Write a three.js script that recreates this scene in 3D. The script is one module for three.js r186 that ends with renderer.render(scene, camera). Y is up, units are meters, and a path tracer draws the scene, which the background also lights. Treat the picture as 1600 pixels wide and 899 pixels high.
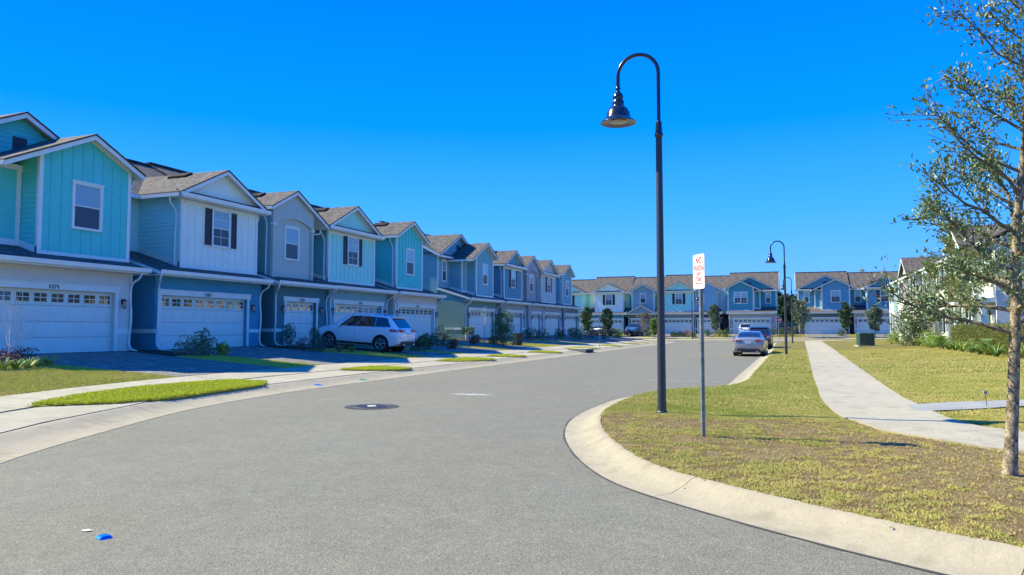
import * as THREE from 'three';
import { mergeGeometries, toCreasedNormals } from 'three/addons/utils/BufferGeometryUtils.js';
import { RoundedBoxGeometry } from 'three/addons/geometries/RoundedBoxGeometry.js';
import { TextGeometry } from 'three/addons/geometries/TextGeometry.js';
import { FontLoader } from 'three/addons/loaders/FontLoader.js';
import { Brush, Evaluator, SUBTRACTION } from 'three-bvh-csg';
import { createNoise2D } from 'simplex-noise';

// ---------------------------------------------------------------- camera, sky, sun, exposure
const scene = new THREE.Scene();
const FOCAL = 1155, EYE = 1.6;                                   // focal length in pixels of the 1600 x 899 photograph
const YAW = Math.atan(434 / FOCAL), PITCH = Math.atan(65.5 / FOCAL);
const camera = new THREE.PerspectiveCamera(2 * Math.atan(449.5 / FOCAL) * 180 / Math.PI, 1600 / 899, 0.1, 4000);
camera.position.set(0, EYE, 0);
camera.rotation.order = 'YXZ';
camera.rotation.set(PITCH, YAW, 0);

const SKY_W = 64, SKY_H = 512, skyData = new Float32Array(SKY_W * SKY_H * 4);
{
  const stops = [[-0.3, .12, .27, .48], [-0.02, .15, .36, .80], [0.03, .12, .335, .78], [0.08, .084, .300, .78], [0.15, .036, .262, .78], [0.263, .001, .186, .74], [0.40, .0, .138, .71], [0.6, .0, .130, .68], [1, .0, .125, .66]];
  for (let j = 0; j < SKY_H; j++) {
    const e = Math.sin(((j + .5) / SKY_H - .5) * Math.PI);
    let k = 0; while (k < stops.length - 2 && e > stops[k + 1][0]) k++;
    const a = stops[k], b = stops[k + 1], t = Math.min(1, Math.max(0, (e - a[0]) / (b[0] - a[0])));
    for (let i = 0; i < SKY_W; i++) { const o = (j * SKY_W + i) * 4; for (let c = 0; c < 3; c++) skyData[o + c] = a[c + 1] + (b[c + 1] - a[c + 1]) * t; skyData[o + 3] = 1; }
  }
}
const skyTex = new THREE.DataTexture(skyData, SKY_W, SKY_H, THREE.RGBAFormat, THREE.FloatType);
skyTex.mapping = THREE.EquirectangularReflectionMapping; skyTex.magFilter = THREE.LinearFilter; skyTex.minFilter = THREE.LinearFilter; skyTex.needsUpdate = true;
scene.background = skyTex; scene.environment = skyTex;

const sun = new THREE.DirectionalLight(new THREE.Color().setRGB(1, .97, .66), 5.0);
sun.position.set(-70, 67, 5 - 45); sun.target.position.set(0, 0, -45);
sun.castShadow = true; sun.shadow.mapSize.set(4096, 4096); sun.shadow.radius = 1;
Object.assign(sun.shadow.camera, { left: -95, right: 95, top: 95, bottom: -95, near: 1, far: 300 });
scene.add(sun, sun.target);

const renderer = new THREE.WebGLRenderer({ antialias: true });
renderer.toneMapping = THREE.LinearToneMapping;
renderer.toneMappingExposure = 1.9;
renderer.shadowMap.enabled = true;

// ---------------------------------------------------------------- helpers
function rng(seed) { let a = seed >>> 0; return () => { a |= 0; a = a + 0x6D2B79F5 | 0; let t = Math.imul(a ^ a >>> 15, 1 | a); t = t + Math.imul(t ^ t >>> 7, 61 | t) ^ t; return ((t ^ t >>> 14) >>> 0) / 4294967296; }; }
const n2 = createNoise2D(rng(7)), n2b = createNoise2D(rng(19));
const fbm = (x, y, o = 4) => { let s = 0, a = .5; for (let i = 0; i < o; i++) { s += a * n2(x, y); x = x * 2.03 + 7.1; y = y * 2.03 - 3.7; a *= .5; } return s; };
const clamp = (v, a, b) => Math.min(b, Math.max(a, v)), lerp = (a, b, t) => a + (b - a) * t, smooth = (a, b, v) => { const t = clamp((v - a) / (b - a), 0, 1); return t * t * (3 - 2 * t); };
const V = (x, y, z) => new THREE.Vector3(x, y, z);
const taken = new Map();
function numbered(n) { const k = taken.get(n) || 0; taken.set(n, k + 1); return k ? `${n}_${String(k).padStart(3, '0')}` : n; }
function tag(o, label, category, group, kind) { o.userData.label = label; if (category) o.userData.category = category; if (group) o.userData.group = group; if (kind) o.userData.kind = kind; return o; }
function thing(name, label, category, pos = [0, 0, 0], turn = 0, group) {
  const o = new THREE.Group(); o.name = numbered(name); o.position.set(...pos); o.rotation.y = turn; scene.add(o);
  return tag(o, label, category, group);
}
function put(name, geo, mat, parent) {
  const m = new THREE.Mesh(geo, mat); m.name = parent ? name : numbered(name); m.castShadow = m.receiveShadow = true; (parent || scene).add(m); return m;
}
function structure(name, geo, mat, label) { const m = put(name, geo, mat); m.userData.kind = 'structure'; if (label) m.userData.label = label; return m; }

// a collector of flat faces with texture coordinates in metres
class G {
  constructor() { this.p = []; this.n = []; this.u = []; this.swap = false; }
  tri(a, b, c, uv) {
    const e1 = [b[0] - a[0], b[1] - a[1], b[2] - a[2]], e2 = [c[0] - a[0], c[1] - a[1], c[2] - a[2]];
    let n = [e1[1] * e2[2] - e1[2] * e2[1], e1[2] * e2[0] - e1[0] * e2[2], e1[0] * e2[1] - e1[1] * e2[0]];
    const l = Math.hypot(...n) || 1; n = n.map(v => v / l);
    const ax = n.map(Math.abs), pick = ax[1] > .72 && ax[1] >= ax[0] && ax[1] >= ax[2] ? 1 : ax[0] > ax[2] ? 0 : 2;
    [a, b, c].forEach((q, i) => {
      this.p.push(...q); this.n.push(...n);
      if (uv) this.u.push(...uv[i]);
      else { let w = pick === 1 ? [q[0], q[2]] : pick === 0 ? [q[2], q[1]] : [q[0], q[1]]; if (this.swap && pick === 1) w = [w[1], w[0]]; this.u.push(...w); }
    });
  }
  quad(a, b, c, d) { this.tri(a, b, c); this.tri(a, c, d); return this; }
  box(x0, x1, y0, y1, z0, z1) {
    if (x1 < x0) [x0, x1] = [x1, x0];
    this.quad([x0, y0, z1], [x1, y0, z1], [x1, y1, z1], [x0, y1, z1]); this.quad([x1, y0, z0], [x0, y0, z0], [x0, y1, z0], [x1, y1, z0]);
    this.quad([x1, y0, z1], [x1, y0, z0], [x1, y1, z0], [x1, y1, z1]); this.quad([x0, y0, z0], [x0, y0, z1], [x0, y1, z1], [x0, y1, z0]);
    this.quad([x0, y1, z1], [x1, y1, z1], [x1, y1, z0], [x0, y1, z0]); this.quad([x0, y0, z0], [x1, y0, z0], [x1, y0, z1], [x0, y0, z1]);
    return this;
  }
  prism(poly, z0, z1) {                                            // a polygon in x, y (counter-clockwise) drawn out along z
    const ccw = THREE.ShapeUtils.area(poly.map(q => new THREE.Vector2(...q))) > 0; if (!ccw) poly = [...poly].reverse();
    for (const [i, j, k] of THREE.ShapeUtils.triangulateShape(poly.map(q => new THREE.Vector2(...q)), [])) {
      this.tri([...poly[i], z1], [...poly[j], z1], [...poly[k], z1]); this.tri([...poly[i], z0], [...poly[k], z0], [...poly[j], z0]);
    }
    poly.forEach((q, i) => { const r = poly[(i + 1) % poly.length]; this.quad([...q, z0], [...r, z0], [...r, z1], [...q, z1]); });
    return this;
  }
  slab(a, b, c, d, t) {                                            // four corners and a thickness below them
    const w = [a, b, c, d].map(q => [q[0], q[1] - t, q[2]]);
    this.quad(a, b, c, d); this.quad(w[3], w[2], w[1], w[0]);
    [[0, 1], [1, 2], [2, 3], [3, 0]].forEach(([i, j]) => { const o = [a, b, c, d]; this.quad(o[i], w[i], w[j], o[j]); });
    return this;
  }
  add(geo, m) {
    let g = geo.index ? geo.toNonIndexed() : geo; if (m) { g = g.clone(); g.applyMatrix4(m); }
    const p = g.attributes.position.array, n = g.attributes.normal.array, u = g.attributes.uv ? g.attributes.uv.array : new Float32Array(p.length / 3 * 2);
    for (const v of p) this.p.push(v); for (const v of n) this.n.push(v); for (const v of u) this.u.push(v); return this;
  }
  geo() {
    const g = new THREE.BufferGeometry();
    g.setAttribute('position', new THREE.Float32BufferAttribute(this.p, 3)); g.setAttribute('normal', new THREE.Float32BufferAttribute(this.n, 3)); g.setAttribute('uv', new THREE.Float32BufferAttribute(this.u, 2));
    return g;
  }
  mesh(name, mat, parent) { return put(name, this.geo(), mat, parent); }
}
const M4 = (x, y, z, rx = 0, ry = 0, rz = 0, s = 1) => new THREE.Matrix4().compose(V(x, y, z), new THREE.Quaternion().setFromEuler(new THREE.Euler(rx, ry, rz)), Array.isArray(s) ? V(...s) : V(s, s, s));
function tube(pts, r, sides = 8, seg) { return new THREE.TubeGeometry(new THREE.CatmullRomCurve3(pts.map(q => V(...q)), false, 'centripetal'), seg || pts.length * 4, r, sides, false); }
function limb(g, a, b, r0, r1, sides = 6) {                        // tapered limb between two points
  const d = b.clone().sub(a), l = d.length(); if (l < 1e-5) return;
  const c = new THREE.CylinderGeometry(r1, r0, l, sides, 1, true); c.translate(0, l / 2, 0);
  const q = new THREE.Quaternion().setFromUnitVectors(V(0, 1, 0), d.divideScalar(l)); c.applyQuaternion(q); c.translate(a.x, a.y, a.z); g.add(c);
}

// ---------------------------------------------------------------- textures and materials
function noiseTex(size, f, srgb = true) {
  const d = new Uint8Array(size * size * 4);
  for (let j = 0; j < size; j++) for (let i = 0; i < size; i++) { const c = f(i / size, j / size, i, j), o = (j * size + i) * 4; d[o] = clamp(c[0], 0, 1) * 255; d[o + 1] = clamp(c[1], 0, 1) * 255; d[o + 2] = clamp(c[2], 0, 1) * 255; d[o + 3] = 255; }
  const t = new THREE.DataTexture(d, size, size); t.wrapS = t.wrapT = THREE.RepeatWrapping; t.magFilter = THREE.LinearFilter; t.minFilter = THREE.LinearMipmapLinearFilter; t.generateMipmaps = true;
  if (srgb) t.colorSpace = THREE.SRGBColorSpace; t.needsUpdate = true; return t;
}
function rep(t, s) { const c = t.clone(); c.repeat.set(s, s); c.needsUpdate = true; return c; }
function tileNoise(seed) {                                          // tileable value noise
  const r = rng(seed), N = 256, a = new Float32Array(N * N); for (let i = 0; i < N * N; i++) a[i] = r();
  return (u, v, f) => { const x = u * f, y = v * f, i = Math.floor(x), j = Math.floor(y), fx = x - i, fy = y - j, sx = fx * fx * (3 - 2 * fx), sy = fy * fy * (3 - 2 * fy), g = (p, q) => a[((q % f + f) % f % N) * N + ((p % f + f) % f % N)]; return lerp(lerp(g(i, j), g(i + 1, j), sx), lerp(g(i, j + 1), g(i + 1, j + 1), sx), sy); };
}
const tn = tileNoise(3), tnb = tileNoise(11), wr = rng(5);
const grit = noiseTex(512, (u, v) => { const s = .80 + .16 * (tn(u, v, 8) - .5) + .12 * (tn(u, v, 32) - .5) + .10 * (tnb(u, v, 128) - .5) + .10 * (wr() - .5); return [s, s, s]; });
const gritBump = noiseTex(512, (u, v) => { const s = .5 + .5 * (tn(u, v, 128) - .5) + .4 * (tnb(u, v, 64) - .5) + .3 * (wr() - .5); return [s, s, s]; }, false);
const asphaltTex = noiseTex(1024, (u, v) => {
  const st = tn(u, v, 250), st2 = tnb(u, v, 200); let s = .58 + .19 * (st - .5) + .045 * (tn(u, v, 30) - .5) + .02 * (tnb(u, v, 6) - .5) + .14 * (wr() - .5); if (st2 > .91) s += .15; if (st2 < .09) s -= .14;
  return [s * 1.0, s * .99, s * .97];
});
const asphaltBump = noiseTex(1024, (u, v) => { const s = .4 * tn(u, v, 250) + .35 * tnb(u, v, 200) + .2 * wr(); return [s, s, s]; }, false);
const concreteTex = noiseTex(1024, (u, v) => {
  let s = .86 + .04 * (tn(u, v, 6) - .5) + .045 * (tnb(u, v, 20) - .5) + .05 * (tn(u, v, 90) - .5) + .07 * (wr() - .5); if (tnb(u, v, 180) > .93) s -= .08;
  const st = smooth(.66, .9, tn(u, v, 11)) * .05; return [s - st, s - st * 1.05, s - st * 1.2];
});
const shingleTex = noiseTex(1024, (u, v, i, j) => {                  // 2.4 m square: 18 courses, tabs of random tone
  const row = Math.floor(v * 18), fr = v * 18 - row, off = ((row * 37) % 11) / 11, col = Math.floor(u * 16 + off), fc = u * 16 + off - col, h = Math.abs(Math.sin((((col % 16) + 16) % 16) * 12.99 + row * 78.2) * 43758.5) % 1;
  let s = .66 + .30 * (h - .5) + .16 * (wr() - .5) + .12 * (tn(u, v, 40) - .5); if (fr < .10) s *= .68; if (fc < .05 && h > .4) s *= .8;
  return [s * 1.03, s * .97, s * .93];
});
const shingleBump = noiseTex(1024, (u, v) => { const row = Math.floor(v * 18), fr = v * 18 - row, off = ((row * 37) % 11) / 11, fc = (u * 16 + off) % 1; let s = .9 - .75 * fr + .12 * wr(); if (fc < .05) s -= .3; return [s, s, s]; }, false);
const grassTex = noiseTex(1024, (u, v) => { const a = tn(u, v, 200), b = tnb(u, v, 90), s = .62 + .5 * (a - .5) + .3 * (b - .5) + .2 * (wr() - .5), y = tn(u, v, 60); return [s * lerp(.86, 1.06, y), s * lerp(.95, .92, y), s * lerp(.72, .70, y)]; });
const paverTex = noiseTex(1024, (u, v) => {                         // 1.6 m square: 16 x 8 concrete pavers
  const row = Math.floor(v * 16), fr = v * 16 - row, off = row % 2 * .5, col = Math.floor(u * 8 + off), fc = u * 8 + off - col, h = Math.abs(Math.sin((col % 8) * 91.7 + row * 17.3) * 9758.5) % 1;
  let s = .72 + .26 * (h - .5) + .12 * (wr() - .5) + .1 * (tn(u, v, 50) - .5); if (fr < .09 || fc < .045) s *= .6; return [s, s * .98, s * .95];
});
const barkTex = noiseTex(512, (u, v) => { const a = tn(u, v, 12), b = tnb(u, v, 60), l = smooth(.52, .7, tn(u, v, 9)), s = .52 + .34 * (a - .5) + .4 * (b - .5) + .12 * (wr() - .5); return [s + .16 * l, s * .95 + .17 * l, s * .86 + .15 * l]; });
const col = (r, g, b) => new THREE.Color().setRGB(r, g, b);
function mat(c, rough = .8, extra = {}) { return new THREE.MeshStandardMaterial({ color: col(...c), roughness: rough, metalness: 0, ...extra }); }
const paintTex = noiseTex(512, (u, v) => { const t = .965 + .03 * (tn(u, v, 5) - .5) + .025 * (tnb(u, v, 24) - .5) + .02 * (wr() - .5); return [t, t, t]; }), paintS = rep(paintTex, .45);
const gritS = rep(grit, .7), gritF = rep(grit, 1.6), gbS = rep(gritBump, 1.2), gbP = rep(gritBump, 1);
const cache = new Map();
function stucco(c) { const k = 's' + c; if (!cache.has(k)) cache.set(k, mat(c.map(v => v * 1.12), .92, { map: paintS, bumpMap: gbS, bumpScale: .006 })); return cache.get(k); }
function paint(c, rough = .55) { const k = 'p' + c + rough; if (!cache.has(k)) cache.set(k, mat(c.map(v => v * 1.07), rough, { map: paintS })); return cache.get(k); }
const shingleMat = mat([.235, .22, .22], .93, { map: rep(shingleTex, 1 / 2.4), bumpMap: rep(shingleBump, 1 / 2.4), bumpScale: .012 });
const trimMat = paint([.75, .81, .76], .5), doorMat = paint([.70, .79, .72], .45), gutterMat = paint([.77, .82, .78], .35), soffitMat = paint([.70, .75, .71], .7);
const shutterMat = paint([.018, .022, .035], .5), blackMetal = mat([.012, .013, .018], .32, { metalness: 0 });
const glassUp = new THREE.MeshPhysicalMaterial({ color: col(.28, .37, .42), roughness: .04, clearcoat: 1, clearcoatRoughness: .02 });  // upper panes: pale blinds plus the sky reflection put into the base colour
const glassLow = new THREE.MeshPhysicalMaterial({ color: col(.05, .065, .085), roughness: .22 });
const glassDark = new THREE.MeshPhysicalMaterial({ color: col(.012, .015, .02), roughness: .04, clearcoat: 1, clearcoatRoughness: .02 });
const asphaltMat = mat([.66, .615, .475], .9, { map: rep(asphaltTex, 1 / 2.2), bumpMap: rep(asphaltBump, 1 / 2.2), bumpScale: .006, vertexColors: true });
const concreteMat = mat([.66, .59, .48], .88, { map: rep(concreteTex, 1 / 3.1), bumpMap: gbP, bumpScale: .002, vertexColors: true });
const paverMat = mat([.40, .38, .36], .88, { map: rep(paverTex, 1 / 1.6), bumpMap: rep(paverTex, 1 / 1.6), bumpScale: .006 });
const lawnMat = mat([1, 1, 1], .95, { map: rep(grassTex, 1 / 1.3), bumpMap: rep(grassTex, 1 / 1.3), bumpScale: .02, vertexColors: true });
const mulchMat = mat([.16, .105, .075], .95, { map: rep(grassTex, 1 / .6), bumpMap: rep(grassTex, 1 / .6), bumpScale: .03 });
const barkMat = mat([.90, .76, .60], .92, { map: rep(barkTex, 1), bumpMap: rep(barkTex, 1), bumpScale: .012 });
function leafMat(c, rough = .55) { return new THREE.MeshPhysicalMaterial({ color: col(...c), roughness: rough, vertexColors: true, transmission: .35, thickness: 0 }); }
const font = await new FontLoader().loadAsync('fonts/droid/droid_sans_bold.typeface.json');

// ---------------------------------------------------------------- the lie of the land: X to the right of the street, S along it (world z = -S)
function ray(px, py) {
  const x = (px - 800) / FOCAL, cy = -(py - 449.5) / FOCAL, y = cy * Math.cos(PITCH) + Math.sin(PITCH), z = Math.cos(PITCH) - cy * Math.sin(PITCH);
  return [x * Math.cos(YAW) - z * Math.sin(YAW), y, x * Math.sin(YAW) + z * Math.cos(YAW)];
}
const atS = (px, S) => { const r = ray(px, 515); return r[0] / r[2] * S; };
function polyline(pts, step = .3) {
  const c = new THREE.CatmullRomCurve3(pts.map(q => V(q[0], 0, q[1])), false, 'centripetal'), n = Math.ceil(c.getLength() / step); c.arcLengthDivisions = 2000;
  return c.getSpacedPoints(n).map(v => [v.x, v.z]);
}
const KLc = polyline([[30, -10.5], [16, -8], [8, -6.3], [1, -3.6], [-4, .2], [-7.2, 3.9], [-8.85, 6.2], [-10.2, 9], [-11.25, 11.7], [-12.0, 15.9], [-12.2, 21.7], [-12.2, 30], [-12.2, 60], [-12.2, 84], [-13.4, 88.6], [-17, 90.6], [-24, 91], [-60, 91]]);
const KRc = polyline([[30, 0], [14, 2.5], [7, 3.6], [3.2, 4.6], [.93, 5.6], [-.86, 6.85], [-1.85, 7.83], [-3.0, 10.2], [-3.65, 12.7], [-3.8, 15.5], [-3.65, 17.4], [-3.0, 19], [-2.1, 20.2], [-1.75, 22], [-1.7, 26], [-1.6, 46], [-1.6, 82], [-.9, 86.5], [1.5, 89.4], [6, 90], [60, 90]]);
const KL = [[200, -40], ...KLc, [-900, 91]], KR = [[200, -30], ...KRc, [900, 90]];
function sd(P, X, S) {                                              // signed distance, positive to the left of the line's direction
  let b = 1e18, sg = 1;
  for (let i = 0; i < P.length - 1; i++) {
    const x0 = P[i][0], s0 = P[i][1], dx = P[i + 1][0] - x0, ds = P[i + 1][1] - s0; let t = ((X - x0) * dx + (S - s0) * ds) / (dx * dx + ds * ds); t = t < 0 ? 0 : t > 1 ? 1 : t;
    const ex = X - x0 - t * dx, es = S - s0 - t * ds, d = ex * ex + es * es;
    if (d < b) { b = d; sg = dx * es - ds * ex > 0 ? 1 : -1; }
  }
  return Math.sqrt(b) * sg;
}
const roadY = S => .0022 * clamp(S - 20, 0, 90), slabY = S => .8 + .0038 * clamp(S - 20, 0, 80);
const KWL = .95, KWR = .56, KERB = [[0, .006], [.28, .012], [.6, .12], [.72, .135]];
const kerbY = (u, kw) => { u *= .72 / kw; for (let i = 0; i < 3; i++) if (u < KERB[i + 1][0]) return lerp(KERB[i][1], KERB[i + 1][1], clamp((u - KERB[i][0]) / (KERB[i + 1][0] - KERB[i][0]), 0, 1)); return .135; };
function landAt(X, S) {                                             // height, and which side: 0 road, 1 left, 2 right, 3 far
  const u = sd(KL, X, S); if (u > 0) { if (u < KWL) return [roadY(S) + kerbY(u, KWL), 1, u]; const v = Math.max(0, X + 23), t = (u - KWL) / (u - KWL + v + 1e-6); return [lerp(roadY(S) + .135, slabY(S), S > 88 ? Math.min(t, .5) : t), 1, u]; }
  const w = -sd(KR, X, S); if (w > 0) { if (w < KWR) return [roadY(S) + kerbY(w, KWR), 2, w]; return [roadY(S) + .135 + .036 * clamp(X - 2.6, 0, 9) + .02 * (w - KWR > 1 ? 1 : w - KWR) + .018 * n2(X * .5, S * .5) * smooth(.7, 1.6, w), 2, w]; }
  const q = S - 100.3; if (q > 0) { if (q < KWR) return [roadY(S) + kerbY(q, KWR), 3, q]; return [lerp(roadY(S) + .135, .94, clamp((q - .72) / 10.5, 0, 1)), 3, q]; }
  return [roadY(S), 0, -Math.max(u, w, q)];
}
const hY = (X, S) => landAt(X, S)[0];
function gp(px, py) { const r = ray(px, py); let t = 2; for (; t < 240; t += t < 40 ? .04 : .15) if (EYE + r[1] * t < hY(r[0] * t, r[2] * t)) break; return [r[0] * t, r[2] * t]; }
function gph(px, py, h) { const r = ray(px, py), t = (h - EYE) / r[1]; return [r[0] * t, r[2] * t]; }
const W = (X, S, dy = 0) => [X, hY(X, S) + dy, -S];
const inside = (poly, x, y) => { let c = false; for (let i = 0, j = poly.length - 1; i < poly.length; j = i++) if ((poly[i][1] > y) !== (poly[j][1] > y) && x < (poly[j][0] - poly[i][0]) * (y - poly[i][1]) / (poly[j][1] - poly[i][1]) + poly[i][0]) c = !c; return c; };

// layout of the left hand side
const SHIFT = 36.75;
const drives0 = [[14.9, 20.4, 15.6, 20.3], [21.9, 27.4, 22.4, 28.3], [29.5, 32.7, 30.9, 33.9], [33.7, 39.2, 35.2, 40.3], [40.6, 46.2, 42.0, 47.4]];   // at the garage, at the walk
const drives = [...drives0, ...drives0.map(d => d.map(v => v + SHIFT))];
const driveAt = (X, S) => drives.findIndex(d => { const t = clamp((X + 22.95) / 7.5, 0, 1); return S > lerp(d[0], d[2], t) && S < lerp(d[1], d[3], t); });
const islands = [
  [[-12.7, 9.3], [-12.2, 10.75], [-12.15, 12], [-12.45, 13.5], [-12.8, 15.8], [-13.2, 16.4], [-14.05, 15.9], [-14.1, 14.5], [-14.02, 12.9], [-13.5, 10.9]],
  ...[[21.3, 24.2], [28.5, 32.5], [34.1, 36.8], [40.3, 43.2], [47.6, 52.4], [58.2, 60.6], [65.4, 68.5], [71, 73.2], [77, 79.5]].map(([a, b]) => [[-14.2, a], [-14.25, b - .9], [-13.7, b - .2], [-13.0, b], [-12.98, b - .5], [-13.05, b - 1.1], [-13.5, a + .7]]),
];
const walkL = [[1.5, 88.6], [1.05, 55], [.7, 30], [.6, 20], [.61, 15.6], [.87, 12.9], [1.66, 11.06], [2.54, 10.34], [5, 9.3], [9, 8], [20, 6]], walkR = [[3.16, 88.6], [2.75, 55], [2.35, 30], [2.2, 20], [2.2, 16.5], [2.4, 13.6], [2.95, 12.0], [3.6, 11.5], [5.6, 10.75], [9.5, 9.5], [20.4, 7.5]];
const wkL = new THREE.CatmullRomCurve3(walkL.map(q => V(q[0], 0, q[1])), false, 'centripetal'), wkR = new THREE.CatmullRomCurve3(walkR.map(q => V(q[0], 0, q[1])), false, 'centripetal');
const walkPoly = [...wkL.getPoints(160).map(v => [v.x, v.z]), ...wkR.getPoints(160).map(v => [v.x, v.z]).reverse()];
const sidePath = [[1417, 635], [1480, 631.5], [1660, 629.5], [1660, 639.5], [1520, 642], [1436, 645]].map(q => gph(...q, .17));
// bare and worn ground on the right hand verge
const bare = [[1120, 668, .55, .5], [1200, 708, .5, .9], [1330, 700, .6, .35], [1385, 693, .6, .95], [1500, 714, .6, .9], [1575, 752, 1.0, .95], [1470, 745, .7, .75], [1340, 730, .6, .5], [1600, 800, .8, .6], [1010, 655, .45, .35], [1050, 664, .4, .4], [1500, 668, .5, .5], [1250, 672, .7, .55], [1010, 720, .4, .4], [1480, 640, .6, .4], [1100, 690, .25, .6]].map(([a, b, r, k]) => [...gph(a, b, .14), r * 1.3, k]);
function bareness(X, S) {
  let d = 0; for (const [x, s, r, k] of bare) { const q = ((X - x) ** 2 + ((S - s) * .8) ** 2) / (r * r); if (q < 6) d = Math.max(d, k * Math.exp(-q * .8)); }
  if (X > -4 && X < 6 && S < 14) { const q = S + .5 * n2(X * .9, S * .9), e = smooth(13.2, 12.2, q) * lerp(.55, 1, smooth(8.2, 9.4, q + .25 * X)); d = Math.max(d, e * clamp(.56 + 1.0 * fbm(X * .7 + 3, S * .8), 0, 1)); }
  return clamp(d * (1 + .7 * n2b(X * 3.1, S * 3.1)) + .10 * n2(X * 7, S * 7), 0, 1);
}
function lawnTone(X, S) {                                           // what grows: 0 lush green, 1 straw
  const side = X < -8 ? 0 : 1, a = .5 + .55 * fbm(X * .35, S * .22) + .35 * n2b(X * 1.7, S * 1.3) + .2 * n2(X * 4.5, S * 4.5);
  return side ? clamp(a * .75 + .28 + .10 * smooth(18, 40, S), 0, 1) - (X < .8 && S > 13.2 && S < 40 ? .16 : 0) : clamp(a * .6 + .12, 0, 1);
}
function soilColor(X, S) {
  const b = bareness(X, S), t = clamp(lawnTone(X, S), 0, 1), g = [.25, .265, .03], y = [.42, .35, .10], d = n2b(X * 2.2 + 9, S * 2.2) > .15 ? [.46, .315, .195] : [.36, .235, .135], sandy = smooth(.62, .9, b) * (n2(X * 5, S * 5) > -.2 ? 1 : .3);
  return [0, 1, 2].map(i => { const grass = lerp(g[i], y[i], t); let c = lerp(grass, d[i], smooth(.18, .55, b)); c = lerp(c, [.54, .44, .30][i], sandy * .8); return c * (X < -8 ? 1.9 : 1.6) * (1 + .18 * n2(X * 9, S * 9)); });
}
function gridMesh(xs, ss, f, colorOf) {
  const p = [], uv = [], c = [], idx = [], nx = xs.length;
  for (const s of ss) for (const x of xs) { p.push(x, f(x, s), -s); uv.push(x, s); if (colorOf) c.push(...colorOf(x, s)); }
  for (let j = 0; j < ss.length - 1; j++) for (let i = 0; i < nx - 1; i++) { const a = j * nx + i; idx.push(a, a + 1, a + nx, a + 1, a + nx + 1, a + nx); }
  const g = new THREE.BufferGeometry(); g.setAttribute('position', new THREE.Float32BufferAttribute(p, 3)); g.setAttribute('uv', new THREE.Float32BufferAttribute(uv, 2)); if (colorOf) g.setAttribute('color', new THREE.Float32BufferAttribute(c, 3)); g.setIndex(idx); g.computeVertexNormals(); return g;
}
function axis(...parts) { const o = []; for (const [a, b, st] of parts) for (let v = a; v < b - 1e-6; v += st) o.push(v); o.push(parts[parts.length - 1][1]); return o; }
const tx = axis([-2000, -300, 340], [-300, -60, 40], [-60, -24, 3], [-24, -4.6, .4], [-4.6, 3.4, .14], [3.4, 13, .4], [13, 60, 4], [60, 300, 40], [300, 2000, 340]);
const ts = axis([-600, -60, 120], [-60, -4, 5], [-4, 5, .6], [5, 22.4, .14], [22.4, 50, .5], [50, 118, .8], [118, 200, 8], [200, 2200, 200]);
structure('lawn_ground', gridMesh(tx, ts, (x, s) => { const [h, side, d] = landAt(x, s); return side === 0 ? h - .07 : d < (side === 1 ? KWL : KWR) ? h - .06 + .03 * smooth(.4, .56, d) : h; }, soilColor), lawnMat, 'sloping lawns of green and straw coloured grass around the street');
const rx = axis([-300, -30, 30], [-30, -13, 4], [-13, 5, .5], [5, 30, 2.5], [30, 300, 30]), rs = axis([-45, -6, 4], [-6, 60, .5], [60, 104, 1]);
structure('road', gridMesh(rx, rs, (x, s) => roadY(s), (x, s) => { const t = .235 * (1 + .07 * fbm(x * .18, s * .10) + .02 * n2(x * 1.1, s * 1.1)) / .53 * 1.9; const q = .02 * n2b(x * .3, s * .3); return [t * (1 + q), t, t * (1 - q)]; }), asphaltMat, 'worn grey asphalt road bending into the street');

// kerbs: separate cast lengths
const kerbMats = [0, 1, 2, 3].map(i => mat([[.47, .395, .27], [.485, .405, .28], [.455, .385, .265], [.475, .395, .27]][i], .9, { map: rep(concreteTex, 1 / 2.3), bumpMap: gbP, bumpScale: .0025 }));
const concretes = [0, 1, 2, 3].map(i => mat([[.52, .455, .325], [.54, .47, .34], [.505, .44, .32], [.53, .455, .33]][i], .88, { map: rep(concreteTex, 1 / 3.1), bumpMap: gbP, bumpScale: .0025 }));
const kr = rng(31);
function kerbRun(line, side, name, label, from, to, piece, kw) {
  const root = new THREE.Group(); root.name = name; root.userData = { kind: 'structure', label }; scene.add(root);
  const c = new THREE.CatmullRomCurve3(line.map(q => V(q[0], 0, q[1])), false, 'centripetal'); c.arcLengthDivisions = 3000; const len = c.getLength();
  const prof = [[0, -.06], [0, .006], [.28, .012], [.5, .075], [.6, .12], [.66, .134], [.72, .137], [.72, -.06]].map(([u, y]) => [u * kw / .72, y]);
  for (let a = from; a < Math.min(to, len - .1); a += piece) {
    const g = new G(), n = 6, rings = [], gap = .004;
    for (let k = 0; k <= n; k++) { const d = clamp((a + gap + (piece - 2 * gap) * k / n) / len, 0, 1), p = c.getPointAt(d), t = c.getTangentAt(d), nx = -t.z * side, nz = t.x * side; rings.push(prof.map(([u, y]) => [p.x + nx * u, roadY(p.z) + y, -(p.z + nz * u)])); }
    for (let k = 0; k < n; k++) for (let i = 0; i < prof.length - 1; i++) g.quad(rings[k][i], rings[k + 1][i], rings[k + 1][i + 1], rings[k][i + 1]);
    for (const k of [0, n]) for (let i = 0; i < prof.length - 2; i++) g.tri(rings[k][prof.length - 1], rings[k][i], rings[k][i + 1]);
    put('kerb_length', toCreasedNormals(g.geo(), .8), kerbMats[Math.floor(kr() * 4)], root);
  }
  return { root, c, len };
}
const kL = kerbRun(KLc, 1, 'kerb_left', 'rolled concrete kerb and gutter in front of the garages', 20, 160, 3.05, KWL);
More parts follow.
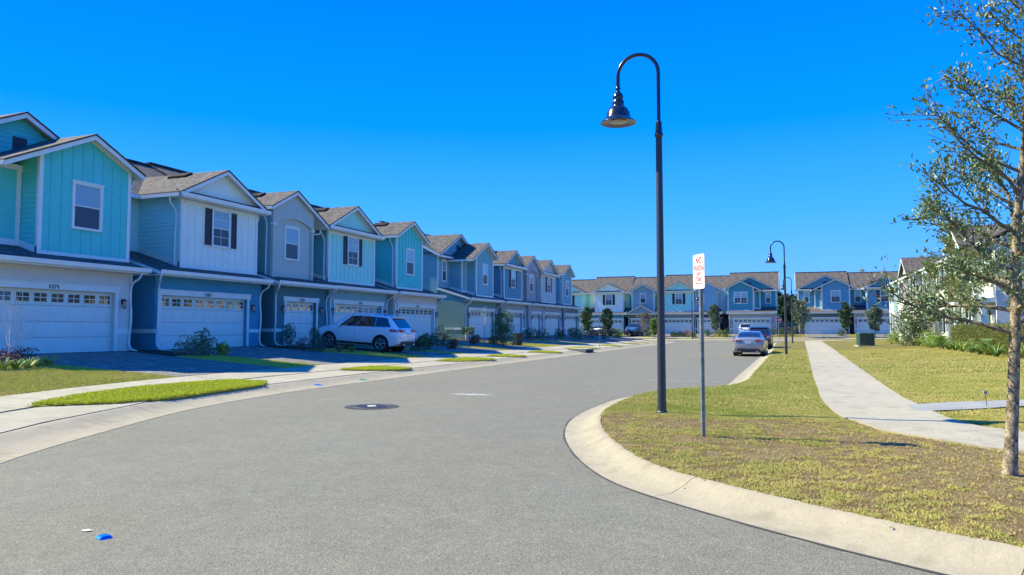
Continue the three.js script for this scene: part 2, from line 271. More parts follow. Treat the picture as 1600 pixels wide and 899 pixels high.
const kR = kerbRun(KRc, -1, 'kerb_right', 'pale rolled concrete kerb curving round the grass verge', 8, 150, 3.05, KWR);
kerbRun([[-60, 100.3], [-30, 100.3], [0, 100.3], [30, 100.3], [60, 100.3]], 1, 'kerb_far', 'concrete kerb across the end of the street', 10, 110, 3.05, KWR);

{ // thin strip coloured dark for the shaded gap between asphalt and right hand kerb
  const g = new G(), r = rng(88); let prev = null;
  for (let d = 14; d < 44; d += .12) { const p = kR.c.getPointAt(d / kR.len), t = kR.c.getTangentAt(d / kR.len), n = [t.z, -t.x], a = -.012 - .022 * (.5 + .5 * n2(d * .9, 4)) - .01 * r(), q = [[p.x + n[0] * a * -1 * -1, roadY(p.z) + .005, -(p.z + n[1] * a)], [p.x + n[0] * .002, roadY(p.z) + .005, -(p.z + n[1] * .002)]]; if (prev) g.quad(prev[0], q[0], q[1], prev[1]); prev = q; }
  structure('gap_strip', g.geo(), mat([.05, .048, .045], .8), 'thin dark strip painted for the shaded gap along the curved kerb');
}
function conform(pts, dy, nu, nv) {                                 // a thin slab over four ground corners [X, S], following the land
  const g = new G(), P = (a, b) => { const x = lerp(lerp(pts[0][0], pts[1][0], a), lerp(pts[3][0], pts[2][0], a), b), s = lerp(lerp(pts[0][1], pts[1][1], a), lerp(pts[3][1], pts[2][1], a), b); return W(x, s, dy); };
  for (let i = 0; i < nu; i++) for (let j = 0; j < nv; j++) g.quad(P(i / nu, j / nv), P((i + 1) / nu, j / nv), P((i + 1) / nu, (j + 1) / nv), P(i / nu, (j + 1) / nv));
  const rim = []; for (let i = 0; i < nu; i++) rim.push([i / nu, 0]); for (let j = 0; j < nv; j++) rim.push([1, j / nv]); for (let i = nu; i > 0; i--) rim.push([i / nu, 1]); for (let j = nv; j > 0; j--) rim.push([0, j / nv]);
  rim.forEach((r, i) => { const a = P(...r), b = P(...rim[(i + 1) % rim.length]); g.quad(a, [a[0], a[1] - .12, a[2]], [b[0], b[1] - .12, b[2]], b); });
  return g;
}
{ // pavement beside the garages, and the aprons between it and the kerb: cast slabs
  const walk = new THREE.Group(); walk.name = 'pavement'; walk.userData = { kind: 'structure', label: 'pale concrete pavement crossing the driveways' }; scene.add(walk);
  const at = (d, u) => { const p = kL.c.getPointAt(clamp(d / kL.len, 0, 1)), t = kL.c.getTangentAt(clamp(d / kL.len, 0, 1)); return [p.x - t.z * u, p.z + t.x * u]; };
  const end = kL.len - 47;
  for (let d = 30; d < end; d += 1.75) conform([at(d + .008, 2.12), at(d + 1.742, 2.12), at(d + 1.742, 3.42), at(d + .008, 3.42)], .028, 2, 2).mesh('slab', concretes[Math.floor(kr() * 4)], walk);
  for (let d = 29.3; d < end; d += 3.5) conform([at(d + .006, KWL + .03), at(d + 3.494, KWL + .03), at(d + 3.494, 2.105), at(d + .006, 2.105)], .016, 3, 2).mesh('slab', concretes[Math.floor(kr() * 4)], walk);
}
{
  const walk = new THREE.Group(); walk.name = 'footpath'; walk.userData = { kind: 'structure', label: 'pale concrete footpath through the grass' }; scene.add(walk);
  const len = wkL.getLength(), n = Math.round(len / 1.75);
  for (let k = 0; k < n; k++) { const a = wkL.getPoint(k / n), b = wkL.getPoint((k + 1) / n), c = wkR.getPoint((k + 1) / n), d = wkR.getPoint(k / n), e = .006, L = (p, q, t) => [lerp(p.x, q.x, t), lerp(p.z, q.z, t)]; conform([L(a, b, e), L(a, b, 1 - e), L(d, c, 1 - e), L(d, c, e)], .03, 4, 3).mesh('slab', concretes[Math.floor(kr() * 4)], walk); }
  const g = new G(); sidePath.forEach((q, i) => { if (i > 1) g.tri(W(...sidePath[0], .03), W(...sidePath[i - 1], .03), W(...q, .03)); });
  structure('side_path', g.geo(), mat([.40, .39, .37], .9, { map: rep(concreteTex, 1 / 3.1) }), 'narrow grey concrete path leading off the footpath');
  const far = new THREE.Group(); far.name = 'pavement_far'; far.userData = { kind: 'structure', label: 'concrete pavement in front of the houses at the street end' }; scene.add(far);
  for (let x = -34; x < 24; x += 2) conform([[x + .01, 102.3], [x + 1.99, 102.3], [x + 1.99, 103.7], [x + .01, 103.7]], .03, 2, 1).mesh('slab', concretes[Math.floor(kr() * 4)], far);
}
drives.forEach((d, i) => { const g = conform([[-15.58, d[2]], [-15.58, d[3]], [-22.97, d[1]], [-22.97, d[0]]], .02, 6, 10); const m = g.mesh('driveway', paverMat); m.name = numbered('driveway'); m.userData = { kind: 'structure' }; });
const turfEdge = mat([.20, .17, .06], .95, { map: rep(grassTex, 1 / .7) });
const islandMat = mat([.95, .90, .03], .95, { map: rep(grassTex, 1 / 1.1), bumpMap: rep(grassTex, 1 / 1.1), bumpScale: .03 });
islands.forEach(poly => {
  const g = new G(), cx = poly.reduce((a, q) => a + q[0], 0) / poly.length, cs = poly.reduce((a, q) => a + q[1], 0) / poly.length;
  const R = k => poly.map(q => W(lerp(cx, q[0], k), lerp(cs, q[1], k), k > .99 ? .03 : k > .7 ? .06 : .075)), r1 = R(1), r2 = R(.85), c = W(cx, cs, .08), lo = poly.map(q => W(...q, -.02));
  poly.forEach((q, i) => { const j = (i + 1) % poly.length; g.quad(lo[i], lo[j], r1[j], r1[i]); g.quad(r1[i], r1[j], r2[j], r2[i]); g.tri(r2[i], r2[j], c); });
  const m = g.mesh('grass_strip', islandMat); m.userData = { kind: 'structure' };
});

// grass: tufts of blades, thinned out with distance and on the worn ground
{
  const bl = new G(), br = rng(77);
  for (let i = 0; i < 8; i++) { const a = br() * 6.28, l = .25 + br() * .6, w = .055, x = .35 * (br() - .5), z = .35 * (br() - .5), tx_ = x + Math.cos(a) * l, tz = z + Math.sin(a) * l, h = .7 + .5 * br(), px_ = -Math.sin(a) * w, pz = Math.cos(a) * w; bl.tri([x - px_, 0, z - pz], [x + px_, 0, z + pz], [x + (tx_ - x) * .4 + px_ * .8, h * .6, z + (tz - z) * .4 + pz * .8]); bl.tri([x - px_, 0, z - pz], [x + (tx_ - x) * .4 + px_ * .8, h * .6, z + (tz - z) * .4 + pz * .8], [tx_, h, tz]); }
  const bladeGeo = bl.geo();
  const sow = (name, label, region, density, test, seed, hgt) => {
    const r = rng(seed), pts = [], [x0, x1, s0, s1] = region, total = Math.round((x1 - x0) * (s1 - s0) * density);
    for (let i = 0; i < total; i++) { const X = lerp(x0, x1, r()), S = lerp(s0, s1, r()), k = test(X, S); if (k && r() < k) pts.push([X, S]); }
    const m = new THREE.InstancedMesh(bladeGeo, mat([1, 1, 1], .8), pts.length), mt = new THREE.Matrix4(), q = new THREE.Quaternion(), up = V(0, 1, 0), c = new THREE.Color();
    pts.forEach(([X, S, dy], i) => {
      const isl = X < -8 && islands.some(p => inside(p, X, S)), t = clamp((isl ? .05 : lawnTone(X, S)) + .35 * (r() - .5), 0, 1), sc = hgt * (.6 + .8 * r()), v = .8 + .35 * r();
      q.setFromAxisAngle(up, r() * 6.28); mt.compose(V(X, hY(X, S) + (isl ? .05 : .0), -S), q, V(sc * 1.25, sc, sc * 1.25)); m.setMatrixAt(i, mt);
      const b = X > -8 ? bareness(X, S) : 0, g = X < -8 ? (isl ? [.42, .43, .015] : [.36, .34, .035]) : [.25, .285, .03], y = [.47, .39, .12], k = clamp(t + b * .6, 0, 1); const bb = (X < -8 ? 1.6 : 1.3) * v, br_ = smooth(.25, .65, b) * .75; c.setRGB(lerp(lerp(g[0], y[0], k), .40, br_) * bb, lerp(lerp(g[1], y[1], k), .285, br_) * bb, lerp(lerp(g[2], y[2], k), .12, br_) * bb); m.setColorAt(i, c);
    });
    m.name = name; m.userData = { kind: 'stuff', label }; m.castShadow = m.receiveShadow = true; scene.add(m);
  };
  const right = (X, S) => { const [, side, w] = landAt(X, S); if (side !== 2 || w < KWR - .02 || inside(walkPoly, X, S) || inside(sidePath, X, S)) return 0; return 1 - .92 * smooth(.18, .55, bareness(X, S)); };
  sow('verge_grass', 'short half dry grass of the verge round the lamp', [-3.6, 6, 5.6, 14], 4200, right, 101, .019);
  sow('lawn_grass', 'short half dry grass further along the footpath', [-3.6, 10, 14, 26], 1300, right, 102, .026);
  sow('distant_grass', 'short dry grass towards the end of the footpath', [-2, 11, 26, 52], 220, right, 103, .042);
  const left = (X, S) => { const isl = islands.some(p => inside(p, X, S)); if (isl) return 1; const [, side, u] = landAt(X, S); if (side !== 1 || u < 3.44 || X < -20.4 || driveAt(X, S) >= 0) return 0; return .75; };
  sow('front_lawn_grass', 'green grass of the front lawn and strips by the pavement', [-20.6, -12, 8, 26], 1000, left, 104, .042);
  sow('far_lawn_grass', 'green grass of the strips between the far driveways', [-20.6, -12, 26, 60], 240, left, 105, .05);
}

// ---------------------------------------------------------------- houses. Local frame: x along the front, y up from the slab, z = 0 at the garage front, towards the street
function alongX(poly, x0, x1) {                                     // polygon in z, y drawn out along x
  const t = new G(); t.prism(poly, x0, x1); const g = new G();
  for (let i = 0; i < t.p.length; i += 9) { const q = k => [t.p[i + k * 3 + 2], t.p[i + k * 3 + 1], t.p[i + k * 3]]; g.tri(q(0), q(2), q(1)); }
  return g;
}
function windowPart(parent, x, y, w, h, z, o = {}) {                 // x = middle, y = bottom, z = wall face; turn for side walls
  const f = .085, g = new G();
  g.box(-w / 2 - f, -w / 2, -f, h + f, -.02, .05).box(w / 2, w / 2 + f, -f, h + f, -.02, .05).box(-w / 2, w / 2, h, h + f, -.02, .052).box(-w / 2, w / 2, -f, 0, -.02, .052);
  if (!o.shutters) g.box(-w / 2 - f - .03, w / 2 + f + .03, h + f, h + f + .05, -.02, .075);
  const m = g.mesh('window', trimMat, parent); m.position.set(x, y, z); if (o.turn) m.rotation.y = o.turn;
  const halves = o.double ? [[-w / 2, -.04], [.04, w / 2]] : [[-w / 2, w / 2]];
  if (o.double) new G().box(-.04, .04, 0, h, 0, .045).mesh('mullion', trimMat, m);
  for (const [a, b] of halves) {
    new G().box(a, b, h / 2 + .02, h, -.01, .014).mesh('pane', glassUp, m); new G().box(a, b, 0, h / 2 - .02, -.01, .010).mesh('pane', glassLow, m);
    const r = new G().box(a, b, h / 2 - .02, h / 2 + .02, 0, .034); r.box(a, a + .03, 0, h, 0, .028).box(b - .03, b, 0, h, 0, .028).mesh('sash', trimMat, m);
    if (o.grille) { const k = new G(); const c = (a + b) / 2; k.box(c - .009, c + .009, h / 2 + .02, h, .005, .022).box(a, b, h * .75 - .009, h * .75 + .009, .005, .021).box(c - .009, c + .009, 0, h / 2 - .02, .005, .018).box(a, b, h * .25 - .009, h * .25 + .009, .005, .017).mesh('grille', trimMat, m); }
  }
  if (o.shutters) for (const s of [-1, 1]) {
    const q = new G(), sw = .36, x0 = s < 0 ? -w / 2 - f - sw - .01 : w / 2 + f + .01; q.box(x0, x0 + sw, -.04, h + .04, 0, .03).box(x0, x0 + .05, -.04, h + .04, .03, .045).box(x0 + sw - .05, x0 + sw, -.04, h + .04, .03, .045);
    for (const yy of [-.04, h / 2 - .03, h - .03]) q.box(x0 + .05, x0 + sw - .05, yy, yy + .07, .03, .044); for (let yy = .06; yy < h - .06; yy += .06) q.box(x0 + .05, x0 + sw - .05, yy, yy + .02, .03, .038);
    const sh = q.mesh('shutter', shutterMat, parent); sh.position.copy(m.position);
  }
  return m;
}
function garageDoor(parent, d0, d1, h, z, fine = true) {
  const w = d1 - d0, n = w > 3.5 ? 8 : 4, root = new THREE.Group(); root.name = 'garage_door'; parent.add(root);
  const rows = 4, rh = h / rows, cw = w / n;
  for (let r = 0; r < rows; r++) {
    const g = new G(), y0 = r * rh + .006, y1 = (r + 1) * rh - .006; g.box(d0, d1, y0, y1, z - .05, z);
    if (r < 3) for (let k = 0; k < n; k++) { const a = d0 + k * cw + .07, b = d0 + (k + 1) * cw - .07; g.box(a, b, y0 + .08, y1 - .08, z, z + .008); g.box(a + .04, b - .04, y0 + .12, y1 - .12, z + .008, z + .013); }
    g.mesh('door_section', doorMat, root);
  }
  for (let k = 0; k < n; k++) {
    const a = d0 + k * cw + .085, b = d0 + (k + 1) * cw - .085, y0 = h - rh + .12, y1 = h - .13; new G().box(a, b, y0, y1, z - .01, z + .006).mesh('door_window', glassDark, root);
    const g = new G(), f = .028, c = (a + b) / 2, my = (y0 + y1) / 2; g.box(a - f, a, y0 - f, y1 + f, z, z + .02).box(b, b + f, y0 - f, y1 + f, z, z + .02).box(a, b, y1, y1 + f, z, z + .0195).box(a, b, y0 - f, y0, z, z + .0195).box(c - .012, c + .012, y0, y1, z, z + .016).box(a, b, my - .012, my + .012, z, z + .0155).mesh('window_grille', doorMat, root);
  }
  return root;
}
const lanternGlass = mat([.55, .5, .4], .3);
function lantern(parent, x, y, z) {
  const g = new G(); g.box(-.05, .05, -.02, .16, 0, .02).box(-.015, .015, .10, .125, .02, .13).add(new THREE.ConeGeometry(.085, .09, 6), M4(0, .13, .13)).add(new THREE.CylinderGeometry(.012, .012, .05, 6), M4(0, .19, .13)).add(new THREE.CylinderGeometry(.045, .025, .05, 6), M4(0, -.17, .13));
  for (let k = 0; k < 6; k++) g.add(new THREE.CylinderGeometry(.006, .006, .24, 4), M4(Math.cos(k * 1.047) * .062, -.03, .13 + Math.sin(k * 1.047) * .062));
  const m = g.mesh('wall_lantern', blackMetal, parent); m.position.set(x, y, z); put('lantern_glass', new THREE.CylinderGeometry(.055, .04, .22, 6).translate(0, -.03, .13), lanternGlass, m); return m;
}
function lapWall(g, face, a, b, y0, y1, at, top) {                   // face 'x-' / 'x+' (wall at x = at, running a..b in z) or 'z' (wall at z = at, a..b in x)
  const st = .17; for (let y = y0; y < y1 - .02; y += st) {
    const t = Math.min(y + st, y1), lo = .026, hi = .008, P = (u, yy, d) => face === 'z' ? [u, yy, at + d] : [face === 'x-' ? at - d : at + d, yy, u];
    g.quad(P(a, y, lo), P(b, y, lo), P(b, t, hi), P(a, t, hi)); g.quad(P(a, y, 0), P(b, y, 0), P(b, y, lo), P(a, y, lo)); g.quad(P(a, y, 0), P(a, y, lo), P(a, t, hi), P(a, t, 0)); g.quad(P(b, y, 0), P(b, t, 0), P(b, t, hi), P(b, y, lo));
  }
}
function townhouse(o) {
  const root = thing('townhouse', o.label, 'townhouse', o.pos, o.turn, o.group), { W: w, type } = o, X = x => o.mirror ? w - x : x, span = (a, b) => o.mirror ? [w - b, w - a] : [a, b];
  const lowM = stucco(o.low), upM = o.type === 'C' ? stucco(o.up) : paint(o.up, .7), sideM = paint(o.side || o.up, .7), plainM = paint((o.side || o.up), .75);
  const cfg = { A: { a: [0, 6.55], d: [.95, 5.83], zP: -2.3, b: [3.1, 6.7], peak: 7.78, sl: .49, xl: 1.7, xr: 7.05 }, B: { a: [.8, 6.9], d: [1.1, 5.98], zP: -2.7, b: [2.4, 7.02], peak: 7.82, sl: .52 }, K: { a: [.1, 6.2], d: [.7, 5.58], zP: -2.7, b: [.6, 5.35], peak: 7.82, sl: .52 },
    C: { a: [.8, 5.12], d: [1.75, 4.2], zP: -2.4, b: [1.05, 4.25], peak: 7.75, sl: .53, xl: .72, xr: 5.35 }, D: { a: [.2, 6.15], d: [.85, 5.73], zP: -2.5, b: [1.2, 4.75], peak: 7.85, sl: .52 } }[type];
  const c = { ...cfg, ...o.cfg }, [a0, a1] = c.a, [d0, d1] = c.d, [b0, b1] = c.b, zF = -.4, cx = (b0 + b1) / 2, xl = c.xl ?? b0 - .4, xr = c.xr ?? b1 + .4, DH = 2.13, zP = c.zP, pk = c.peak, ry = x => pk - c.sl * Math.abs(x - cx), ridge = o.ridge || 9.1, zR = -7.2, eY = 6.42;
  // lower storey
  new G().box(X(a0), X(d0), -.4, 2.88, -3, 0).box(X(d1), X(a1), -.4, 2.88, -3, 0).box(X(d0), X(d1), DH, 2.88, -3, -.001).box(X(0), X(w), -.4, 2.9, -11.5, -3).mesh('lower_wall', lowM, root);
  new G().box(X(d0 + .02), X(d1 - .02), -.4, .004, -2.9, -.02).mesh('garage_sill', stucco([.4, .39, .37]), root);
  garageDoor(root, ...span(d0, d1), DH, -.16);
  new G().box(X(d0 - .2), X(d1 + .2), DH - .001, DH + .2, 0, .045).box(X(d0 - .24), X(d1 + .24), DH + .2, DH + .235, 0, .07).box(X(d0 - .13), X(d0), -.02, DH - .002, 0, .035).box(X(d1), X(d1 + .13), -.02, DH - .002, 0, .035).mesh('door_trim', trimMat, root);
  { const band = (...b) => new G().box(...b).mesh('base_band', trimMat, root); if (d0 - .13 - a0 > .1) band(X(a0 - .012), X(d0 - .132), .64, .80, 0, .022); if (a1 - d1 - .13 > .1) band(X(d1 + .132), X(a1 + .012), .64, .80, 0, .022); if (a0 > .05 || type === 'A') band(X(a0 - .022), X(a0 + .0), .64, .8, -1.6, -.002); }
  { const g = new G(); const cm = o.low[0] > .3 ? trimMat : lowM; g.box(X(a0 - .006), X(a0 + .05), .82, 2.86, -.04, .018).mesh('corner_board', cm, root); new G().box(X(a1 - .05), X(a1 + .006), .82, 2.86, -.04, .018).mesh('corner_board', cm, root); }
  for (const x of [d0 - .32, d1 + .32]) if (x > a0 + .05 && x < a1 - .05) lantern(root, X(x), 1.75, .0);
  if (o.number) { const t = new TextGeometry(o.number, { font, size: .13, depth: .012, curveSegments: 3 }); t.computeBoundingBox(); t.translate(-t.boundingBox.max.x / 2, 0, 0); const m = put('house_number', t, blackMetal, root); m.position.set(X((d0 + d1) / 2), DH + .035, .046); }
  // entry beside the garage
  if (a0 > .5 || w - a1 > .5) { const ex = a0 > .5 ? a0 / 2 : (a1 + w) / 2, fd = new G().box(X(ex - .33), X(ex + .33), 0, 2.05, -3, -2.95).mesh('front_door', paint([.05, .08, .12], .4), root); new G().add(new THREE.SphereGeometry(.03, 8, 6), M4(X(ex + .24), 1, -2.92)).mesh('door_handle', blackMetal, fd); }
  // skirt roof over the garage
  const k0 = a0 > .3 ? a0 - .3 : -.02, k1 = o.last || w - a1 > .3 ? a1 + .3 : w, sk = z => 3.05 + .31 * (.52 - z);
  { const g = alongX([[.52, 3.05], [.52, 2.95], [-.4, 3.2], [zP, sk(zP) - .12], [zP, sk(zP)]], X(k0), X(k1)); g.mesh('skirt_roof', shingleMat, root); }
  new G().box(X(k0 + .02), X(k1 - .02), 2.86, 2.9, -.3, .5).mesh('soffit', soffitMat, root);
  alongX([[.5, 2.9], [.62, 2.92], [.64, 3.07], [.61, 3.07], [.59, 3.0], [.5, 3.0]], X(k0 - .02), X(k1 + .02)).mesh('gutter', gutterMat, root);
  for (const [kx, s] of [[k0, -1], [k1, 1]]) alongX([[.5, 2.9], [.5, 3.04], [zP, sk(zP) - .02], [zP, sk(zP) - .2]], X(kx + s * .03), X(kx + s * .0)).mesh('verge_board', trimMat, root);
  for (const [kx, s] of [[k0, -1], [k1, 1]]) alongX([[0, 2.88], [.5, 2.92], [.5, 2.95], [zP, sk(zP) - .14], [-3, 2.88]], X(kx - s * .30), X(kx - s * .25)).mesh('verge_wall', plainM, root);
  // upper storey
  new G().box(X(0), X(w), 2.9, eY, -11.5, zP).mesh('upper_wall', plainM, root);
  new G().prism([[X(b0), 3.2], [X(b1), 3.2], [X(b1), ry(b1) - .1], [X(cx), pk - .1], [X(b0), ry(b0) - .1]], zP - .4, zF).mesh('front_wall', upM, root);
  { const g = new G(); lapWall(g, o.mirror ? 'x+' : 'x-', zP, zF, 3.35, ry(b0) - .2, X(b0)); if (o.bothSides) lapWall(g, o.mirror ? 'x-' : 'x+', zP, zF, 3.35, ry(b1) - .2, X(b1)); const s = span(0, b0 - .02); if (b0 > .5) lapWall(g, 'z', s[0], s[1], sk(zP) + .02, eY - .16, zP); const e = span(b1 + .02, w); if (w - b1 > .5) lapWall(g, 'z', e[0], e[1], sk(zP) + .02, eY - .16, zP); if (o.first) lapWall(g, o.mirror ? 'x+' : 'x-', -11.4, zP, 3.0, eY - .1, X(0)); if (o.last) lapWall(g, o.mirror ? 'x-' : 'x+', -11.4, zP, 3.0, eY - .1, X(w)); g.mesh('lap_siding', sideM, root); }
  const corner = (x, z0, z1, y0, y1) => new G().box(X(x - .07), X(x + .07), y0, y1, z0, z1).mesh('corner_board', trimMat, root);
  if (type !== 'C') {
    corner(b0 + .035, zF - .08, zF + .034, 3.30, ry(b0) - .14); corner(b1 - .035, zF - .08, zF + .034, 3.30, ry(b1) - .14);
    new G().box(X(b0 - .03), X(b1 + .03), 3.24, 3.44, zF - .3, zF + .04).mesh('bottom_trim', trimMat, root);
    for (let x = b0 + .40; x < b1 - .2; x += .405) { if (o.win && Math.abs(x - (o.win.x ?? cx)) < o.win.w / 2 + .10) { new G().box(X(x - .022), X(x + .022), 3.44, o.win.y - .09, zF, zF + .022).mesh('batten', upM, root); const tp = type === 'B' || type === 'K' ? 6.34 : ry(x) - .16; if (tp > o.win.y + o.win.h + .2) new G().box(X(x - .022), X(x + .022), o.win.y + o.win.h + .15, tp, zF, zF + .022).mesh('batten', upM, root); continue; } new G().box(X(x - .022), X(x + .022), 3.44, type === 'B' || type === 'K' ? 6.34 : ry(x) - .16, zF, zF + .022).mesh('batten', upM, root); }
    const dz = [[zF, sk(zF)], [zF, sk(zF) + .22], [zP, sk(zP) + .2], [zP, sk(zP)]]; alongX(dz, X(b0 - .035), X(b0 - .005)).mesh('side_trim', trimMat, root);
  } else {                                                           // rendered front with a shallow segmental arch
    const arc = []; for (let k = 0; k <= 12; k++) { const t = k / 12; arc.push([X(lerp(b0 + .22, b1 - .12, t)), 5.95 + .75 * Math.sin(Math.PI * (.18 + .64 * t)) - .4]); }
    new G().prism([[X(b0 - .02), 3.2], [X(b0 + .22), 3.2], ...arc, [X(b1 - .12), 3.2], [X(b1 + .02), 3.2], [X(b1 + .02), ry(b1) - .1], [X(cx), pk - .1], [X(b0 - .02), ry(b0) - .1]], zF, zF + .14).mesh('arch_surround', upM, root);
    new G().box(X(b0 - .04), X(b0 + .24), 5.82, 5.92, zF, zF + .19).box(X(b1 - .14), X(b1 + .04), 5.82, 5.92, zF, zF + .19).mesh('arch_impost', trimMat, root);
    new G().box(X(b1), X(w - .02), 3.0, ry(xr) - .05, zP, -1.3).mesh('set_back_wall', upM, root);
  }
  // roofs
  const zo = zF + .34, chev = (xL, xR, cX, P, sl, h, up = 0) => { const q = x => P - sl * Math.abs(x - cX) + up; return [[X(xL), q(xL)], [X(cX), P + up], [X(xR), q(xR)], [X(xR), q(xR) - h], [X(cX), P + up - h], [X(xL), q(xL) - h]]; };
  const gable = (xL, xR, cX, P, sl, z1, z0) => {
    const g = new G(); g.swap = true; const q = x => P - sl * Math.abs(x - cX);
    g.slab([X(xL - .03), q(xL - .03), z1 + .03], [X(cX), P, z1 + .03], [X(cX), P, z0], [X(xL - .03), q(xL - .03), z0], .06); g.slab([X(cX), P, z1 + .03], [X(xR + .03), q(xR + .03), z1 + .03], [X(xR + .03), q(xR + .03), z0], [X(cX), P, z0], .06);
    g.mesh('roof', shingleMat, root); new G().prism(chev(xL, xR, cX, P, sl, .16, -.065), z1 - .035, z1).mesh('rake_board', trimMat, root);
    new G().prism(chev(xL + .02, xR - .02, cX, P, sl, .03, -.068), z0 + 1, z1 - .04).mesh('soffit', soffitMat, root);
    for (const x of [xL, xR]) { const y = q(x) - .065; new G().box(X(x - .05), X(x + .05), y - .14, y, Math.max(zP, z0) + .1, z1 - .036).mesh('eave_gutter', gutterMat, root); }
  };
  gable(xl, xr, cx, pk, c.sl, zo, -6.2);
  if (type !== 'C') new G().prism(chev(b0 + .06, b1 - .06, cx, pk, c.sl, .12, -.10), zF, zF + .028).mesh('gable_trim', trimMat, root);
  if (type === 'B' || type === 'K') {
    const e0 = xl, e1 = xr, yE = ry(xl) - .1; new G().box(X(e0), X(e1), yE - .14, yE + .02, zF - .1, zo + .06).mesh('eave_box', soffitMat, root);
    alongX([[zo + .04, yE - .12], [zo + .14, yE - .1], [zo + .16, yE + .06], [zo + .04, yE + .06]], X(e0 - .02), X(e1 + .02)).mesh('gutter', gutterMat, root);
    alongX([[zo + .05, yE + .02], [zF + .01, yE + .24], [zF + .01, yE]], X(e0 + .1), X(e1 - .1)).mesh('pent_roof', shingleMat, root);
    new G().box(X(b0 + .12), X(b1 - .12), yE - .3, yE - .15, zF, zF + .03).mesh('frieze_board', trimMat, root);
  }
  if (type === 'A') {
    new G().prism([[X(.15), eY - .1], [X(7.25 > w + .2 ? w + .2 : 7.25), eY - .1], [X(3.7), 8.33]], -6.5, zP).mesh('gable_wall', plainM, root); gable(-.05, 7.35, 3.7, 8.45, .5, zP + .35, -7);
    { const g = new G(); for (let y = eY; y < 8.2; y += .17) { const hw = (8.33 - y - .17) / .5; if (hw > .1) { const s = span(3.7 - hw, 3.7 + hw); lapWall(g, 'z', s[0], s[1], y, y + .17, zP); } } g.mesh('gable_siding', sideM, root); }
    const vt = new G().box(X(3.45), X(3.95), 7.0, 7.55, zP, zP + .05); for (let y = 7.04; y < 7.5; y += .07) vt.box(X(3.48), X(3.92), y, y + .025, zP + .05, zP + .07); vt.mesh('gable_vent', mat([.06, .08, .1], .7), root);
    new G().box(X(2.2), X(b0 + .02), 3.2, 6.35, zP - .2, -1.25).mesh('step_wall', plainM, root); { const g = new G(); lapWall(g, o.mirror ? 'x+' : 'x-', zP, -1.25, 3.6, 6.2, X(2.2)); g.mesh('step_siding', sideM, root); }
    corner(2.25, -1.33, -1.21, 3.5, 6.3); corner(b0 - .11, -1.28, -1.205, sk(-1.25) + .2, 6.15); new G().box(X(2.2), X(b0 - .04), sk(-1.25), sk(-1.25) + .2, -1.25, -1.2).mesh('bottom_trim', trimMat, root); new G().box(X(2.2), X(b0), 6.15, 6.33, -1.25, -1.21).mesh('frieze_board', trimMat, root); alongX([[-1.25, sk(-1.25)], [-1.25, sk(-1.25) + .2], [zP, sk(zP) + .2], [zP, sk(zP)]], X(2.16), X(2.19)).mesh('side_trim', trimMat, root); corner(.06, zP - .1, zP + .035, sk(zP) + .05, eY - .1);
    windowPart(root, X(1.15), 4.5, .62, 1.5, zP + .02, {}); if (o.first) windowPart(root, X(0), 4.2, .85, 1.5, -4.2, { turn: o.mirror ? Math.PI / 2 : -Math.PI / 2 }).position.x += o.mirror ? .03 : -.03;
  } else {
    const rx_ = b0 > 1.4 ? b0 / 2 + .05 : w - b1 > 1.3 ? (b1 + w) / 2 : 0; if (rx_) windowPart(root, X(rx_), 4.55, .72, 1.5, zP + .02, {});
  }
  { // main roof, its gable ends, eaves
    const e = o.first ? -.3 : 0, f = o.last ? w + .3 : w, sl = (ridge - eY) / (-zR + zP + .35), g = new G(), zf = zP + .35, zb = -11.9, yb = ridge - sl * (zR - zb);
    g.slab([X(e), eY, zf], [X(f), eY, zf], [X(f), ridge, zR], [X(e), ridge, zR], .1); g.slab([X(e), ridge, zR], [X(f), ridge, zR], [X(f), yb, zb], [X(e), yb, zb], .1); const m = g.mesh('main_roof', shingleMat, root);
    alongX([[-11.4, eY - .1], [zP, eY - .1], [zR, ridge - .12]], X(.02), X(w - .02)).mesh('end_gable', plainM, root);
    new G().box(X(e + .02), X(f - .02), eY - .2, eY - .04, zf, zf + .1).mesh('eave_gutter', gutterMat, root);
    new G().box(X(e), X(f), ridge - .01, ridge + .05, zR - .14, zR + .14).mesh('ridge_cap', shingleMat, m);
    if (o.last || o.first) for (const [x, s] of [[e, -1], [f, 1]]) { if ((s < 0 && !o.first) || (s > 0 && !o.last)) continue; alongX([[zf, eY - .02], [zR, ridge - .01], [zb, yb - .02], [zb, yb - .2], [zR, ridge - .2], [zf, eY - .2]], X(x), X(x + s * .04)).mesh('rake_board', trimMat, root); }
  }
  { // black exhaust vents lying low on the sunny slope of the front gable
    const g = new G(), vx = cx - .42, vz = -2.4, y = ry(vx); g.slab([X(vx - .22), ry(vx - .22) + .1, vz + .5], [X(vx + .22), ry(vx + .22) + .1, vz + .5], [X(vx + .22), ry(vx + .22) + .1, vz - .5], [X(vx - .22), ry(vx - .22) + .1, vz - .5], .1); if (type !== 'A') g.mesh('roof_vent', mat([.008, .009, .012], 1), root);
  }
  const dsp = pts => put('downspout', tube(pts, .042, 6, pts.length * 5), gutterMat, root);
